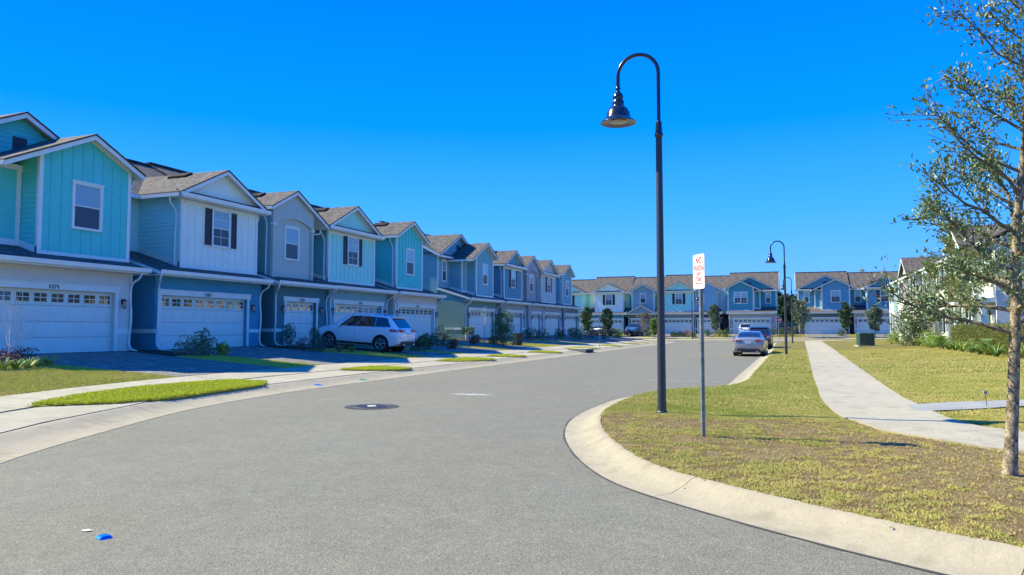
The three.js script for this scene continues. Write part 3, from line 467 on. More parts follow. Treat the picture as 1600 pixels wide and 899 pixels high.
  if (o.spouts !== false) {
    dsp([[X(k0 + .05), 2.95, .58], [X(k0 + .05), 2.72, .5], [X(a0 + .08), 2.45, .1], [X(a0 + .08), 1.2, .09], [X(a0 + .08), .15, .09], [X(a0 + .14), .02, .2], [X(a0 + .3), -.06, .55]]);
    dsp([[X(a1 - .04), 2.93, .56], [X(a1 - .04), 2.72, .45], [X(a1 - .06), 2.45, .08], [X(a1 - .06), 1.2, .08], [X(a1 - .06), .1, .08], [X(a1 + .05), -.02, .3]]);
    if (type !== 'A') dsp([[X(xl + .03), ry(xl) - .2, zF - .25], [X(xl + .05), ry(xl) - .4, zF - .25], [X(b0 - .05), ry(xl) - .75, zF - .25], [X(b0 - .05), 4.5, zF - .25], [X(b0 - .05), 3.3, zF - .25]]);
    dsp([[X(xr - .03), ry(xr) - .2, zF - .2], [X(xr - .05), ry(xr) - .4, zF - .2], [X(b1 + .05), ry(xr) - .7, zF - .2], [X(b1 + .05), 4.5, zF - .2], [X(b1 + .05), 3.3, zF - .2]]);
  }
  if (o.win) windowPart(root, X(o.win.x ?? cx), o.win.y, o.win.w, o.win.h, zF + .01, o.win);
  if (o.porch) { // small gabled porch roof standing out over a single garage door
    const q = 3.4, P = 4.35, m = (a0 + a1) / 2; gable(m - q / 1.5, m + q / 1.5, m, P, .55, 1.1, zF); new G().prism([[X(m - 2), 3.1], [X(m + 2), 3.1], [X(m), P - .12]], zF, .75).mesh('porch_gable', upM, root); }
  return root;
}
const shut = { y: 4.45, w: .98, h: 1.5, shutters: true, grille: true };
const rowL = 'garage townhouses along the street';
const teal = [.088, .63, .58], taupe = [.66, .63, .58], navy = [.058, .29, .42], offwhite = [.78, .87, .76], slate = [.075, .20, .22], greige = [.46, .54, .48], greyblue = [.24, .44, .46], aqua = [.36, .80, .70], blue = [.12, .34, .42], midblue = [.20, .45, .50], lav = [.50, .60, .60], greygreen = [.15, .28, .27];
const left = (s0, o) => townhouse({ ...o, pos: [-23, slabY(s0 + 3), -s0], turn: Math.PI / 2, group: rowL });
left(14.25, { W: 6.85, type: 'A', low: taupe, up: teal, first: true, number: '1271', ridge: 9.2, win: { x: 4.9, y: 4.4, w: 1.05, h: 1.5 }, label: 'teal townhouse over a taupe wall with house number 1271 above its garage' });
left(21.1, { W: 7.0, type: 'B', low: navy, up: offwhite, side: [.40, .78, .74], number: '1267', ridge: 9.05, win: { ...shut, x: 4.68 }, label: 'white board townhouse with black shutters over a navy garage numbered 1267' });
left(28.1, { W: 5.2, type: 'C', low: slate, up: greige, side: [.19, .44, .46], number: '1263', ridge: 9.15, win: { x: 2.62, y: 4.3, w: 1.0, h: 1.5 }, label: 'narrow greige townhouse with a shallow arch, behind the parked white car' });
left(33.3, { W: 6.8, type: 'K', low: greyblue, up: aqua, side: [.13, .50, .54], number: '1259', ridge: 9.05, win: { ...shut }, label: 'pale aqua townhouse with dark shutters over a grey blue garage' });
left(40.1, { W: 6.2, type: 'D', low: taupe, up: teal, last: true, number: '1255', ridge: 9.1, win: { y: 4.35, w: .95, h: 1.55 }, label: 'teal end townhouse over a taupe garage beside the gap in the row' });
left(14.25 + SHIFT, { W: 6.85, type: 'A', low: greygreen, up: midblue, first: true, ridge: 9.2, win: { x: 4.9, y: 4.4, w: .95, h: 1.5 }, label: 'mid blue stepped end townhouse just past the gap in the row' });
left(21.1 + SHIFT, { W: 7.0, type: 'B', low: [.36, .40, .43], up: blue, ridge: 9.05, win: { ...shut, x: 4.68 }, label: 'deep blue shuttered townhouse next to the mid blue stepped one' });
left(28.1 + SHIFT, { W: 5.2, type: 'C', low: [.40, .43, .46], up: [.36, .37, .39], ridge: 9.15, win: { x: 2.62, y: 4.3, w: 1.0, h: 1.5 }, label: 'narrow grey arched townhouse next to the deep blue shuttered one' });
left(33.3 + SHIFT, { W: 6.8, type: 'K', low: [.32, .37, .42], up: lav, ridge: 9.05, win: { ...shut }, label: 'lavender grey shuttered townhouse next to the row\'s far end' });
left(40.1 + SHIFT, { W: 6.2, type: 'D', low: [.18, .24, .28], up: midblue, last: true, ridge: 9.1, win: { y: 4.35, w: .95, h: 1.55 }, label: 'light blue townhouse ending the long row near the cross street' });
// the row that closes the street
const rowF = 'townhouses facing down the street';
const far = (x0, o) => townhouse({ ...o, pos: [x0, .95, -112], turn: 0, group: rowF, spouts: true, bothSides: true });
far(-42.3, { W: 6.85, type: 'A', low: taupe, up: teal, side: [.42, .38, .32], ridge: 9.0, first: true, win: { x: 4.9, y: 4.4, w: 1.05, h: 1.5 }, label: 'teal and beige end townhouse of the closing row, half hidden by the long row' });
far(-35.4, { W: 5.6, type: 'K', low: greyblue, up: aqua, cfg: { a: [0, 5.5], d: [.4, 5.2], b: [.5, 5.0] }, ridge: 8.9, win: shut, label: 'aqua townhouse of the closing row behind the long row\'s end' });
far(-29.8, { W: 6.4, type: 'B', low: navy, up: offwhite, ridge: 9.25, cfg: { a: [.5, 6.0], d: [.9, 5.7], b: [1.4, 5.8] }, win: shut, label: 'white shuttered townhouse with a dark car on its driveway' });
far(-23.4, { W: 4.9, type: 'D', low: [.14, .18, .2], up: [.26, .40, .44], side: [.10, .45, .45], ridge: 9.05, cfg: { a: [.3, 4.5], d: [.85, 3.5], b: [.8, 4.2], peak: 7.6 }, porch: true, win: { y: 4.7, w: .8, h: 1.35 }, label: 'slate blue townhouse with a gabled porch over its garage' });
far(-18.5, { W: 5.3, type: 'K', low: [.24, .28, .32], up: aqua, ridge: 9.3, cfg: { a: [0, 5.2], d: [.15, 5.0], b: [.75, 5.2] }, win: shut, label: 'aqua shuttered townhouse between the porch house and the narrow blue house' });
far(-13.2, { W: 4.6, type: 'C', low: [.06, .09, .14], up: [.24, .44, .54], side: [.62, .58, .46], ridge: 9.0, cfg: { a: [0, 3.6], d: [.5, 2.95], b: [.1, 3.2], xl: -.1, xr: 3.6 }, win: { x: .9, y: 4.5, w: .8, h: 1.3 }, label: 'narrow blue townhouse with a cream set back wall' });
far(-8.6, { W: 6.85, type: 'A', mirror: true, low: [.38, .40, .44], up: [.06, .32, .38], last: false, first: true, ridge: 9.4, win: { x: 4.9, y: 4.5, w: 1.75, h: 1.5, double: true, grille: true }, label: 'teal townhouse with a double window behind the stop sign' });
far(1.15, { W: 6.85, type: 'A', low: [.13, .17, .2], up: [.13, .36, .46], first: true, ridge: 9.2, win: { x: 4.9, y: 4.5, w: 1.1, h: 1.5, grille: true }, label: 'blue stepped townhouse at the end of the footpath' });
far(8.0, { W: 6.9, type: 'B', low: [.40, .38, .42], up: [.11, .31, .43], ridge: 9.0, cfg: { a: [.3, 6.8], d: [.8, 5.6], b: [2.0, 6.4] }, win: shut, label: 'blue shuttered townhouse beside the stepped one at the footpath\'s end' });
far(14.9, { W: 5.2, type: 'C', low: slate, up: greige, last: true, ridge: 9.2, win: { x: 2.62, y: 4.3, w: 1.0, h: 1.5 }, label: 'greige arched townhouse half hidden behind the right hand row' });
drivesFar();
function drivesFar() { for (const [a, b] of [[-29, -24.2], [-22.6, -19.8], [-18.4, -13.4], [-12.8, -10.1], [-8, -2.6], [1.9, 7.2], [8.7, 13.7]]) { const m = conform([[a, 103.72], [b, 103.72], [b, 111.95], [a, 111.95]], .03, 2, 5).mesh('driveway', paverMat); m.name = numbered('driveway'); m.userData = { kind: 'structure' }; } }
// sunlit row on the right: street fronts without garages
function rowhouse(s1, o) {                                           // local x runs towards the camera
  const w = 7, root = thing('row_house', o.label, 'row house', [10.4, .52, -s1], -Math.PI / 2, 'white row houses behind the hedge'), wm = stucco(o.c), E = 6.0;
  new G().box(0, w, -.3, E, -9, 0).mesh('wall', wm, root);
  new G().box(.3, 3.9, -.3, E - .23, 0, .39).mesh('bay_wall', stucco(o.b), root);
  if (o.gable) new G().prism([[0, E], [4.2, E], [2.1, E + 1.25]], -3, .88).mesh('bay_gable', stucco(o.b), root);
  if (o.gable) { const g = new G(); g.swap = true; g.slab([-.2, E - .05, 1.2], [2.1, E + 1.35, 1.2], [2.1, E + 1.35, -4], [-.2, E - .05, -4], .08); g.slab([2.1, E + 1.35, 1.2], [4.4, E - .05, 1.2], [4.4, E - .05, -4], [2.1, E + 1.35, -4], .08); g.mesh('bay_roof', shingleMat, root); }
  if (o.gable) new G().prism([[-.2, E - .13], [2.1, E + 1.27], [4.4, E - .13], [4.4, E - .3], [2.1, E + 1.1], [-.2, E - .3]], 1.16, 1.2).mesh('rake_board', trimMat, root);
  new G().slab([-.05, E - .1, .4], [w + .05, E - .1, .4], [w + .05, E + 2.6, -4.5], [-.05, E + 2.6, -4.5], .1).slab([-.05, E + 2.6, -4.5], [w + .05, E + 2.6, -4.5], [w + .05, E - .1, -9.4], [-.05, E - .1, -9.4], .1).mesh('main_roof', shingleMat, root);
  new G().box(0, w, E - .22, E - .08, .4, .5).mesh('gutter', gutterMat, root); alongX([[-8.9, E - .1], [-.1, E - .1], [-4.5, E + 2.5]], .02, w - .02).mesh('end_gable', wm, root);
  for (const x of [1.2, 3.0]) windowPart(root, x, 3.9, .8, 1.55, .40, { shutters: true }); for (const x of [1.2, 3.0]) windowPart(root, x, .9, .8, 1.55, .40, { shutters: true });
  windowPart(root, 5.5, 3.9, .9, 1.5, .01, { shutters: true });
  new G().box(4.75, 5.65, 0, 2.1, 0, .06).mesh('front_door', paint([.05, .1, .13], .4), root); new G().box(4.3, 6.9, 2.55, 2.8, 0, .7).mesh('porch_roof', trimMat, root); for (const x of [4.45, 6.7]) new G().box(x - .12, x + .12, -.2, 2.55, .42, .66).mesh('porch_column', trimMat, root);
  new G().box(-.02, w + .02, 2.95, 3.1, 0, .03).box(.28, 3.92, 2.95, 3.1, .39, .42).mesh('band_course', trimMat, root);
}
[['white row house with a pale blue bay at the far end of the hedge', [.66, .63, .56], [.48, .64, .66]], ['cream row house second from the far end of the hedge', [.66, .60, .50], [.72, .70, .66]], ['white row house behind the leafy round shrub', [.67, .64, .58], [.66, .64, .59]], ['pale blue bayed row house in the middle behind the hedge', [.66, .62, .56], [.48, .62, .65]], ['cream bayed row house behind the clipped hedge', [.68, .62, .54], [.70, .64, .55]], ['white row house at the near end of the hedge', [.67, .64, .58], [.6, .66, .66]]].forEach(([label, c, b], i) => rowhouse(88.5 - i * 7.05, { label, c, b, gable: i % 3 === 2 }));

// ---------------------------------------------------------------- street furniture
const poleMat = mat([.034, .040, .048], .42), headMat = new THREE.MeshPhysicalMaterial({ color: col(.010, .012, .018), roughness: .22, clearcoat: .6, clearcoatRoughness: .12 });
const lensMat = new THREE.MeshPhysicalMaterial({ color: col(.30, .31, .32), roughness: .15, clearcoat: .6 });
function streetLamp(pos, turn, label) {
  const r = thing('street_lamp', label, 'street lamp', pos, turn, 'gooseneck street lamps');
  const lathe = (name, pts, m, p = r, x = 0) => put(name, new THREE.LatheGeometry(pts.map(q => new THREE.Vector2(...q)), 28).translate(x, 0, 0), m, p);
  lathe('pole', [[.0, -.1], [.078, -.1], [.078, 0], [.074, .3], [.064, 2.5], [.055, 4.85], [.0, 4.9]], poleMat);
  lathe('base_collar', [[.078, 0], [.10, .0], [.10, .03], [.082, .05], [.079, .05]], poleMat);
  lathe('pole_collar', [[.0, 4.80], [.058, 4.80], [.075, 4.83], [.077, 4.86], [.06, 4.90], [.056, 5.0], [.05, 5.09], [.04, 5.1], [0, 5.1]], headMat);
  const pts = []; pts.push([0, 5.05, 0], [0, 5.45, 0], [0, 5.9, 0]); for (let k = 0; k <= 10; k++) { const a = Math.PI * (1 - k / 10); pts.push([.36 + .36 * Math.cos(a), 5.97 + .37 * Math.sin(a), 0]); } pts.push([.72, 5.9, 0], [.72, 5.78, 0]);
  put('arm', tube(pts, .034, 12, 80), headMat, r);
  const head = lathe('lamp_head', [[0, 5.76], [.03, 5.75], [.05, 5.71], [.03, 5.67], [.045, 5.65], [.075, 5.62], [.095, 5.57], [.095, 5.53], [.085, 5.52], [.085, 5.49], [.11, 5.47], [.105, 5.42], [.10, 5.40], [.12, 5.385], [.17, 5.34], [.205, 5.27], [.22, 5.19], [.23, 5.17], [.315, 5.10], [.32, 5.085], [.30, 5.085], [.19, 5.115], [.0, 5.12]].map(([a, b]) => [a, b + .05]), headMat, r, .72);
  const bolts = new G(); for (let k = 0; k < 3; k++) { const a = k * 2.09 + .3; bolts.add(new THREE.SphereGeometry(.018, 8, 6), M4(.72 + .1 * Math.cos(a), 5.55, .1 * Math.sin(a))); } const b = bolts.mesh('latch', headMat, r); b.userData.kind = 'stuff';
  put('lamp_lens', new THREE.SphereGeometry(.17, 24, 8, 0, 6.2832, 0, 1.2).scale(1, .32, 1).rotateX(Math.PI).translate(.72, 5.18, 0), lensMat, head);
  return r;
}
const lampAt = (X, S, turn, label) => streetLamp([X, hY(X, S), -S], turn, label);
lampAt(-2.09, 12.9, Math.PI, 'tall black gooseneck street lamp on the grass corner beside the no parking sign');
lampAt(-.22, 43.8, Math.PI, 'black gooseneck street lamp on the verge beside the parked silver car');
lampAt(.2, 76, Math.PI, 'black gooseneck street lamp near the footpath\'s far end');
lampAt(-12.3, 101.6, 0, 'black gooseneck street lamp in front of the closing row across the junction');

function canvas(w, h, draw) { const c = document.createElement('canvas'); c.width = w; c.height = h; draw(c.getContext('2d'), w, h); const t = new THREE.CanvasTexture(c); t.colorSpace = THREE.SRGBColorSpace; t.anisotropy = 8; return t; }
function faceShape(shape, z) { const g = new THREE.ShapeGeometry(shape, 8), p = g.attributes.position, u = []; g.computeBoundingBox(); const b = g.boundingBox; for (let i = 0; i < p.count; i++) { u.push((p.getX(i) - b.min.x) / (b.max.x - b.min.x), (p.getY(i) - b.min.y) / (b.max.y - b.min.y)); p.setZ(i, z); } g.setAttribute('uv', new THREE.Float32BufferAttribute(u, 2)); return g; }
function roundRect(w, h, r) { const s = new THREE.Shape(), x = -w / 2, y = -h / 2; s.moveTo(x + r, y); s.lineTo(x + w - r, y); s.absarc(x + w - r, y + r, r, -Math.PI / 2, 0); s.lineTo(x + w, y + h - r); s.absarc(x + w - r, y + h - r, r, 0, Math.PI / 2); s.lineTo(x + r, y + h); s.absarc(x + r, y + h - r, r, Math.PI / 2, Math.PI); s.lineTo(x, y + r); s.absarc(x + r, y + r, r, Math.PI, Math.PI * 1.5); return s; }
const galv = mat([.36, .39, .38], .5, { metalness: .35, map: gritF }), alum = mat([.55, .56, .57], .4, { metalness: .6 });
function channelPost(parent, h, name = 'post') {                      // hat-section sign post with its open groove to the front
  const prof = [[-.042, .012], [-.042, .008], [-.026, .008], [-.019, -.024], [.019, -.024], [.026, .008], [.042, .008], [.042, .012], [.023, .012], [.016, -.020], [-.016, -.020], [-.023, .012]], g = new G(); const s = new THREE.Shape(prof.map(q => new THREE.Vector2(...q)));
  g.add(new THREE.ExtrudeGeometry(s, { depth: h + .3, bevelEnabled: false }).rotateX(-Math.PI / 2).translate(0, -.3, 0)); const m = g.mesh(name, galv, parent);
  const holes = new G(); for (let y = .15; y < h; y += .1) holes.add(new THREE.CylinderGeometry(.006, .006, .004, 6), M4(0, y, .024, Math.PI / 2)); const k = holes.mesh('bolt_hole', mat([.02, .02, .02], .8), parent); k.userData.kind = 'stuff'; return m;
}
{
  const X = -1.12, S = 10.28, r = thing('parking_sign', 'white no parking any time sign with red letters on a galvanised post', 'sign', [X, hY(X, S), -S], -.95);
  channelPost(r, 2.46);
  const sh = roundRect(.305, .47, .035); put('sign_plate', new THREE.ExtrudeGeometry(sh, { depth: .003, bevelEnabled: false }).translate(0, 2.22, .028), alum, r);
  const t = canvas(384, 592, (c, w, h) => {
    c.fillStyle = '#f4f2f0'; c.fillRect(0, 0, w, h); c.strokeStyle = '#c01f28'; c.lineWidth = 7; c.beginPath(); c.roundRect(15, 15, w - 30, h - 30, 34); c.stroke(); c.fillStyle = '#c01f28'; c.textAlign = 'center'; c.textBaseline = 'middle';
    const put_ = (s, y, size, sx) => { c.save(); c.translate(w / 2, y); c.scale(sx, 1); c.font = `bold ${size}px sans-serif`; c.lineWidth = 5; c.fillText(s, 0, 0); c.strokeText(s, 0, 0); c.restore(); };
    put_('NO', 108, 150, .95); put_('PARKING', 236, 132, .60); put_('ANY', 340, 96, .85); put_('TIME', 430, 104, .85);
    c.fillRect(110, 490, 164, 16); for (const s of [-1, 1]) { c.beginPath(); c.moveTo(w / 2 + s * 118, 498); c.lineTo(w / 2 + s * 78, 476); c.lineTo(w / 2 + s * 78, 520); c.fill(); }
  });
  const f = put('sign_face', faceShape(sh, 0).translate(0, 2.22, .0325), mat([1, 1, 1], .4, { map: t }), r);
  for (const y of [2.06, 2.38]) put('bolt', new THREE.CylinderGeometry(.008, .008, .006, 8).rotateX(Math.PI / 2).translate(0, y, .035), alum, f);
}
{
  const S = 99.2 + 2.1, X = atS(1217, S), r = thing('stop_sign', 'red octagonal stop sign with a green street name blade above it', 'sign', [X, hY(X, S), -S], .12);
  put('post', new THREE.CylinderGeometry(.035, .035, 3.2, 10).translate(0, 1.5, 0), galv, r);
  const oct = new THREE.Shape(); for (let k = 0; k < 8; k++) { const a = Math.PI / 8 + k * Math.PI / 4; oct[k ? 'lineTo' : 'moveTo'](.41 * Math.cos(a), .41 * Math.sin(a)); }
  put('sign_plate', new THREE.ExtrudeGeometry(oct, { depth: .004, bevelEnabled: false }).translate(0, 2.5, .04), alum, r);
  const t = canvas(512, 512, (c, w) => { c.fillStyle = '#fff'; c.fillRect(0, 0, w, w); c.fillStyle = '#c0141f'; c.beginPath(); for (let k = 0; k < 8; k++) { const a = Math.PI / 8 + k * Math.PI / 4; c.lineTo(w / 2 + 255 * Math.cos(a), w / 2 + 255 * Math.sin(a)); } c.fill(); c.fillStyle = '#fff'; c.font = 'bold 190px sans-serif'; c.textAlign = 'center'; c.textBaseline = 'middle'; c.save(); c.translate(w / 2, w / 2); c.scale(.82, 1); c.fillText('STOP', 0, 8); c.restore(); });
  put('sign_face', faceShape(oct, 0).translate(0, 2.5, .0455), mat([1, 1, 1], .4, { map: t }), r);
  new G().box(-.42, .42, 3.05, 3.22, -.01, .01).mesh('name_blade', mat([.02, .22, .12], .45), r);
}
{ // sign seen edge on, and the inlet beside it
  const X = -12.95, S = 52.6, r = thing('sign_post', 'thin pale sign post seen edge on at the far grass strip', 'sign', [X, hY(X, S), -S], Math.PI / 2 + .35);
  channelPost(r, 2.9); put('sign_plate', new THREE.ExtrudeGeometry(roundRect(.3, .46, .03), { depth: .004, bevelEnabled: false }).translate(0, 2.64, .014), alum, r);
  const [ix, is] = [-12.75, 47.8], d = thing('storm_drain', 'low concrete storm drain inlet set into the far kerb', 'drain', [ix, roadY(is), -is], Math.PI / 2);
  new G().box(-1.1, 1.1, .17, .27, -.85, .32).mesh('lid', concretes[1], d); new G().box(-1.1, -.95, -.05, .17, -.85, .28).box(.95, 1.1, -.05, .17, -.85, .28).box(-.95, .95, -.05, .17, -.85, -.7).mesh('wall', concretes[2], d).userData.kind = 'stuff'; new G().box(-.94, .94, .0, .165, -.69, -.1).mesh('opening', mat([.015, .015, .015], .9), d);
}
{ // manhole with its dark collar and a pale label plate
  const [X, S] = gph(581, 636, 0), r = thing('manhole', 'dark round manhole cover with a pale rectangle in the road', 'manhole', [X, roadY(S), -S], .3);
  put('collar', new THREE.CylinderGeometry(.56, .56, .02, 48).translate(0, -.004, 0), mat([.055, .055, .06], .85, { map: gritF }), r);
  put('cover_frame', new THREE.TorusGeometry(.36, .02, 6, 48).rotateX(Math.PI / 2).scale(1, .5, 1).translate(0, .006, 0), mat([.07, .075, .09], .6, { metalness: .3 }), r);
  const cv = put('cover', new THREE.CylinderGeometry(.34, .34, .02, 40).translate(0, .001, 0), mat([.045, .05, .062], .6, { metalness: .4 }), r);
  const st = new G(); for (let i = -4; i <= 4; i++) for (let j = -4; j <= 4; j++) if (Math.hypot(i, j) < 4.4 && !(Math.abs(i) < 2 && Math.abs(j) < 1)) st.box(i * .07 - .02, i * .07 + .02, .011, .015, j * .07 - .02, j * .07 + .02); st.mesh('tread', mat([.06, .064, .075], .55, { metalness: .4 }), cv).userData.kind = 'stuff';
  new G().box(-.085, .085, .011, .017, -.19, .10).mesh('label_plate', mat([.42, .40, .34], .7), cv).rotation.y = .35;
}
function flat(name, label, category, px, py, draw, m, group) { const [X, S] = gph(px, py, 0), o = new G(); draw(o); const q = o.mesh(name, m); q.name = numbered(name); q.position.set(X, hY(X, S) + .004, -S); return tag(q, label, category, group); }
{ // worn white paint spot on the asphalt: broken flakes
  const r = rng(9), g = new G(); for (let k = 0; k < 220; k++) { const a = r() * 6.28, d = Math.sqrt(r()), x = Math.cos(a) * d * .55, z = Math.sin(a) * d * .22, s = .012 + .03 * r() * (1.2 - d), n = 5, q = r() * 6; for (let i = 0; i < n; i++) { const p = t => [x + Math.cos(q + t / n * 6.283) * s * (1 + .5 * Math.sin(t * 7 + k)), .0, z + Math.sin(q + t / n * 6.283) * s]; g.tri([x, 0, z], p(i + 1), p(i)); } }
  const [X, S] = gph(738, 617, 0), m = g.mesh('paint_spot', mat([.62, .61, .6], .8)); m.position.set(X, roadY(S) + .005, -S); tag(m, 'worn white paint spot on the asphalt', 'road marking', null, 'stuff');
}
{ // raised blue pavement marker and a scrap beside it
  const [X, S] = gph(163, 841, 0), r = thing('pavement_marker', 'small blue reflective marker stuck on the asphalt', 'marker', [X, 0, -S], -.35);
  const g = new THREE.CylinderGeometry(.052, .075, .022, 4, 1).rotateY(Math.PI / 4).scale(1, 1, .8).translate(0, .011, 0); put('body', g.toNonIndexed(), mat([.0, .12, .62], .3), r); r.children[0].geometry.computeVertexNormals();
  new G().quad([-.045, .004, .052], [.045, .004, .052], [.032, .02, .038], [-.032, .02, .038]).mesh('reflector', mat([.05, .3, .85], .1), r);
  const [x2, s2] = gph(134, 830, 0), p = new G(); p.tri([-.05, 0, .01], [.03, .004, .03], [.055, .006, -.01]); p.tri([-.05, 0, .01], [.055, .006, -.01], [-.01, .003, -.03]); const m = p.mesh('paper_scrap', mat([.75, .73, .68], .9)); m.position.set(x2, .004, -s2); tag(m, 'tiny white scrap lying beside the blue marker', 'litter');
}
for (const [px, py, c, l] of [[498, 602, [.02, .13, .5], 'blue dab of survey paint on the kerb'], [568, 594, [.02, .22, .16], 'dark green dab of survey paint on the kerb nearest the blue dab'], [705, 578.5, [.03, .30, .24], 'green dab of survey paint on the kerb further along the driveways']]) {
  const [X, S] = gp(px, py), h = hY(X, S), a = [-.1, -.03, .06, .1], g = new G(); for (let i = 0; i < 3; i++) { const p = (u, k) => { const x = X + u, s = S + k; return [u, hY(x, s) - h, -k]; }; g.quad(p(a[i], -.12), p(a[i + 1], -.12), p(a[i + 1], .12), p(a[i], .12)); }
  const m = g.mesh('paint_mark', mat(c, .7)); m.position.set(X, h + .006, -S); m.name = numbered('paint_mark'); tag(m, l, 'paint mark');
}
{ // parking bay lines
  const lm = mat([.60, .60, .58], .8, { map: gritF });
  [[23.2], [29.4], [35.6]].forEach(([s], i) => { const m = new G().box(-4.2, -1.9, 0, .002, -.05, .05).mesh('bay_line', lm); m.name = numbered('bay_line'); m.position.set(0, roadY(s) + .004, -s); m.userData = { kind: 'structure' }; });
}
{ // green utility cabinet and a small marker on a stake, right hand lawn
  const X = 5.3, S = 61.5, r = thing('utility_cabinet', 'dark green utility cabinet with a pale pad on the right hand lawn', 'utility box', [X, hY(X, S) + .02, -S], .2), gm = mat([.02, .06, .045], .5); r.scale.setScalar(.85);
  put('housing', new RoundedBoxGeometry(1.25, 1.02, 1.0, 2, .03).translate(0, .57, 0), gm, r); const lid = put('lid', new RoundedBoxGeometry(1.31, .1, 1.06, 2, .03).translate(0, 1.1, 0), mat([.06, .15, .12], .45), r); new G().box(-.01, .01, .1, 1.0, .5, .506).box(.03, .1, .5, .62, .5, .52).mesh('door_seam', mat([.01, .03, .025], .6), r).userData.kind = 'stuff'; new G().box(-.8, .8, -.12, .06, -.7, .7).mesh('pad', concretes[0], r);
  const [fx, fs] = gph(1543, 640, .17), f = thing('marker_stake', 'small grey round marker on a thin stake in the lawn', 'marker', [fx, hY(fx, fs), -fs], .3); put('stake', new THREE.CylinderGeometry(.005, .005, .32, 6).translate(0, .13, 0).rotateZ(.08), mat([.05, .05, .05], .6), f); put('disc', new THREE.CylinderGeometry(.036, .034, .02, 14).rotateX(Math.PI / 2).translate(-.022, .30, 0), mat([.34, .33, .30], .7), f);
}
{ // fence at the end of the cross street
  for (let k = 0; k < 2; k++) { const r = thing('privacy_fence', k ? 'beige vinyl fence behind the houses, stretch nearer the blue house' : 'beige vinyl fence behind the houses, stretch nearer the teal house', 'fence', [-1.6 + k * 1.5, .95, -119], 0, 'fence stretches'); for (let i = 0; i < 7; i++) new G().box(i * .2 + .03, i * .2 + .22, 0, 1.8, 0, .03).mesh('board', mat([.55, .46, .36], .7), r); new G().box(-.05, .05, 0, 1.95, -.04, .06).mesh('post', mat([.58, .5, .4], .7), r); }
}

// ---------------------------------------------------------------- cars. Local frame: x forward, y up, origin on the ground under the middle
const csg = new Evaluator(); csg.attributes = ['position', 'normal', 'uv']; csg.useGroups = false;
const curve = (pts, x) => { if (x <= pts[0][0]) return pts[0][1]; for (let i = 0; i < pts.length - 1; i++) if (x <= pts[i + 1][0]) { const t = (x - pts[i][0]) / (pts[i + 1][0] - pts[i][0]), p0 = pts[Math.max(0, i - 1)], p3 = pts[Math.min(pts.length - 1, i + 2)], d = pts[i + 1][0] - pts[i][0], m = k => { const a = pts[Math.max(0, k - 1)], b = pts[Math.min(pts.length - 1, k + 1)]; return (b[1] - a[1]) / (b[0] - a[0] || 1); }, m0 = m(i) * d, m1 = m(i + 1) * d, t2 = t * t, t3 = t2 * t; return (2 * t3 - 3 * t2 + 1) * pts[i][1] + (t3 - 2 * t2 + t) * m0 + (-2 * t3 + 3 * t2) * pts[i + 1][1] + (t3 - t2) * m1; } return pts[pts.length - 1][1]; };
const lin = (pts, x) => { if (x <= pts[0][0]) return pts[0][1]; for (let i = 0; i < pts.length - 1; i++) if (x <= pts[i + 1][0]) return lerp(pts[i][1], pts[i + 1][1], (x - pts[i][0]) / (pts[i + 1][0] - pts[i][0])); return pts[pts.length - 1][1]; };
const tyreMat = mat([.018, .018, .019], .85), rimMat = mat([.62, .63, .65], .25, { metalness: .85 }), carGlass = new THREE.MeshPhysicalMaterial({ color: col(.012, .014, .018), roughness: .03, clearcoat: 1, clearcoatRoughness: .02 }), plastic = mat([.02, .02, .022], .6), tailRed = new THREE.MeshPhysicalMaterial({ color: col(.35, .012, .015), roughness: .12, clearcoat: 1 }), chrome = mat([.75, .76, .78], .12, { metalness: 1 }), headGlass = new THREE.MeshPhysicalMaterial({ color: col(.55, .58, .62), roughness: .08, clearcoat: 1 }), plateMat = mat([.6, .62, .6], .5);
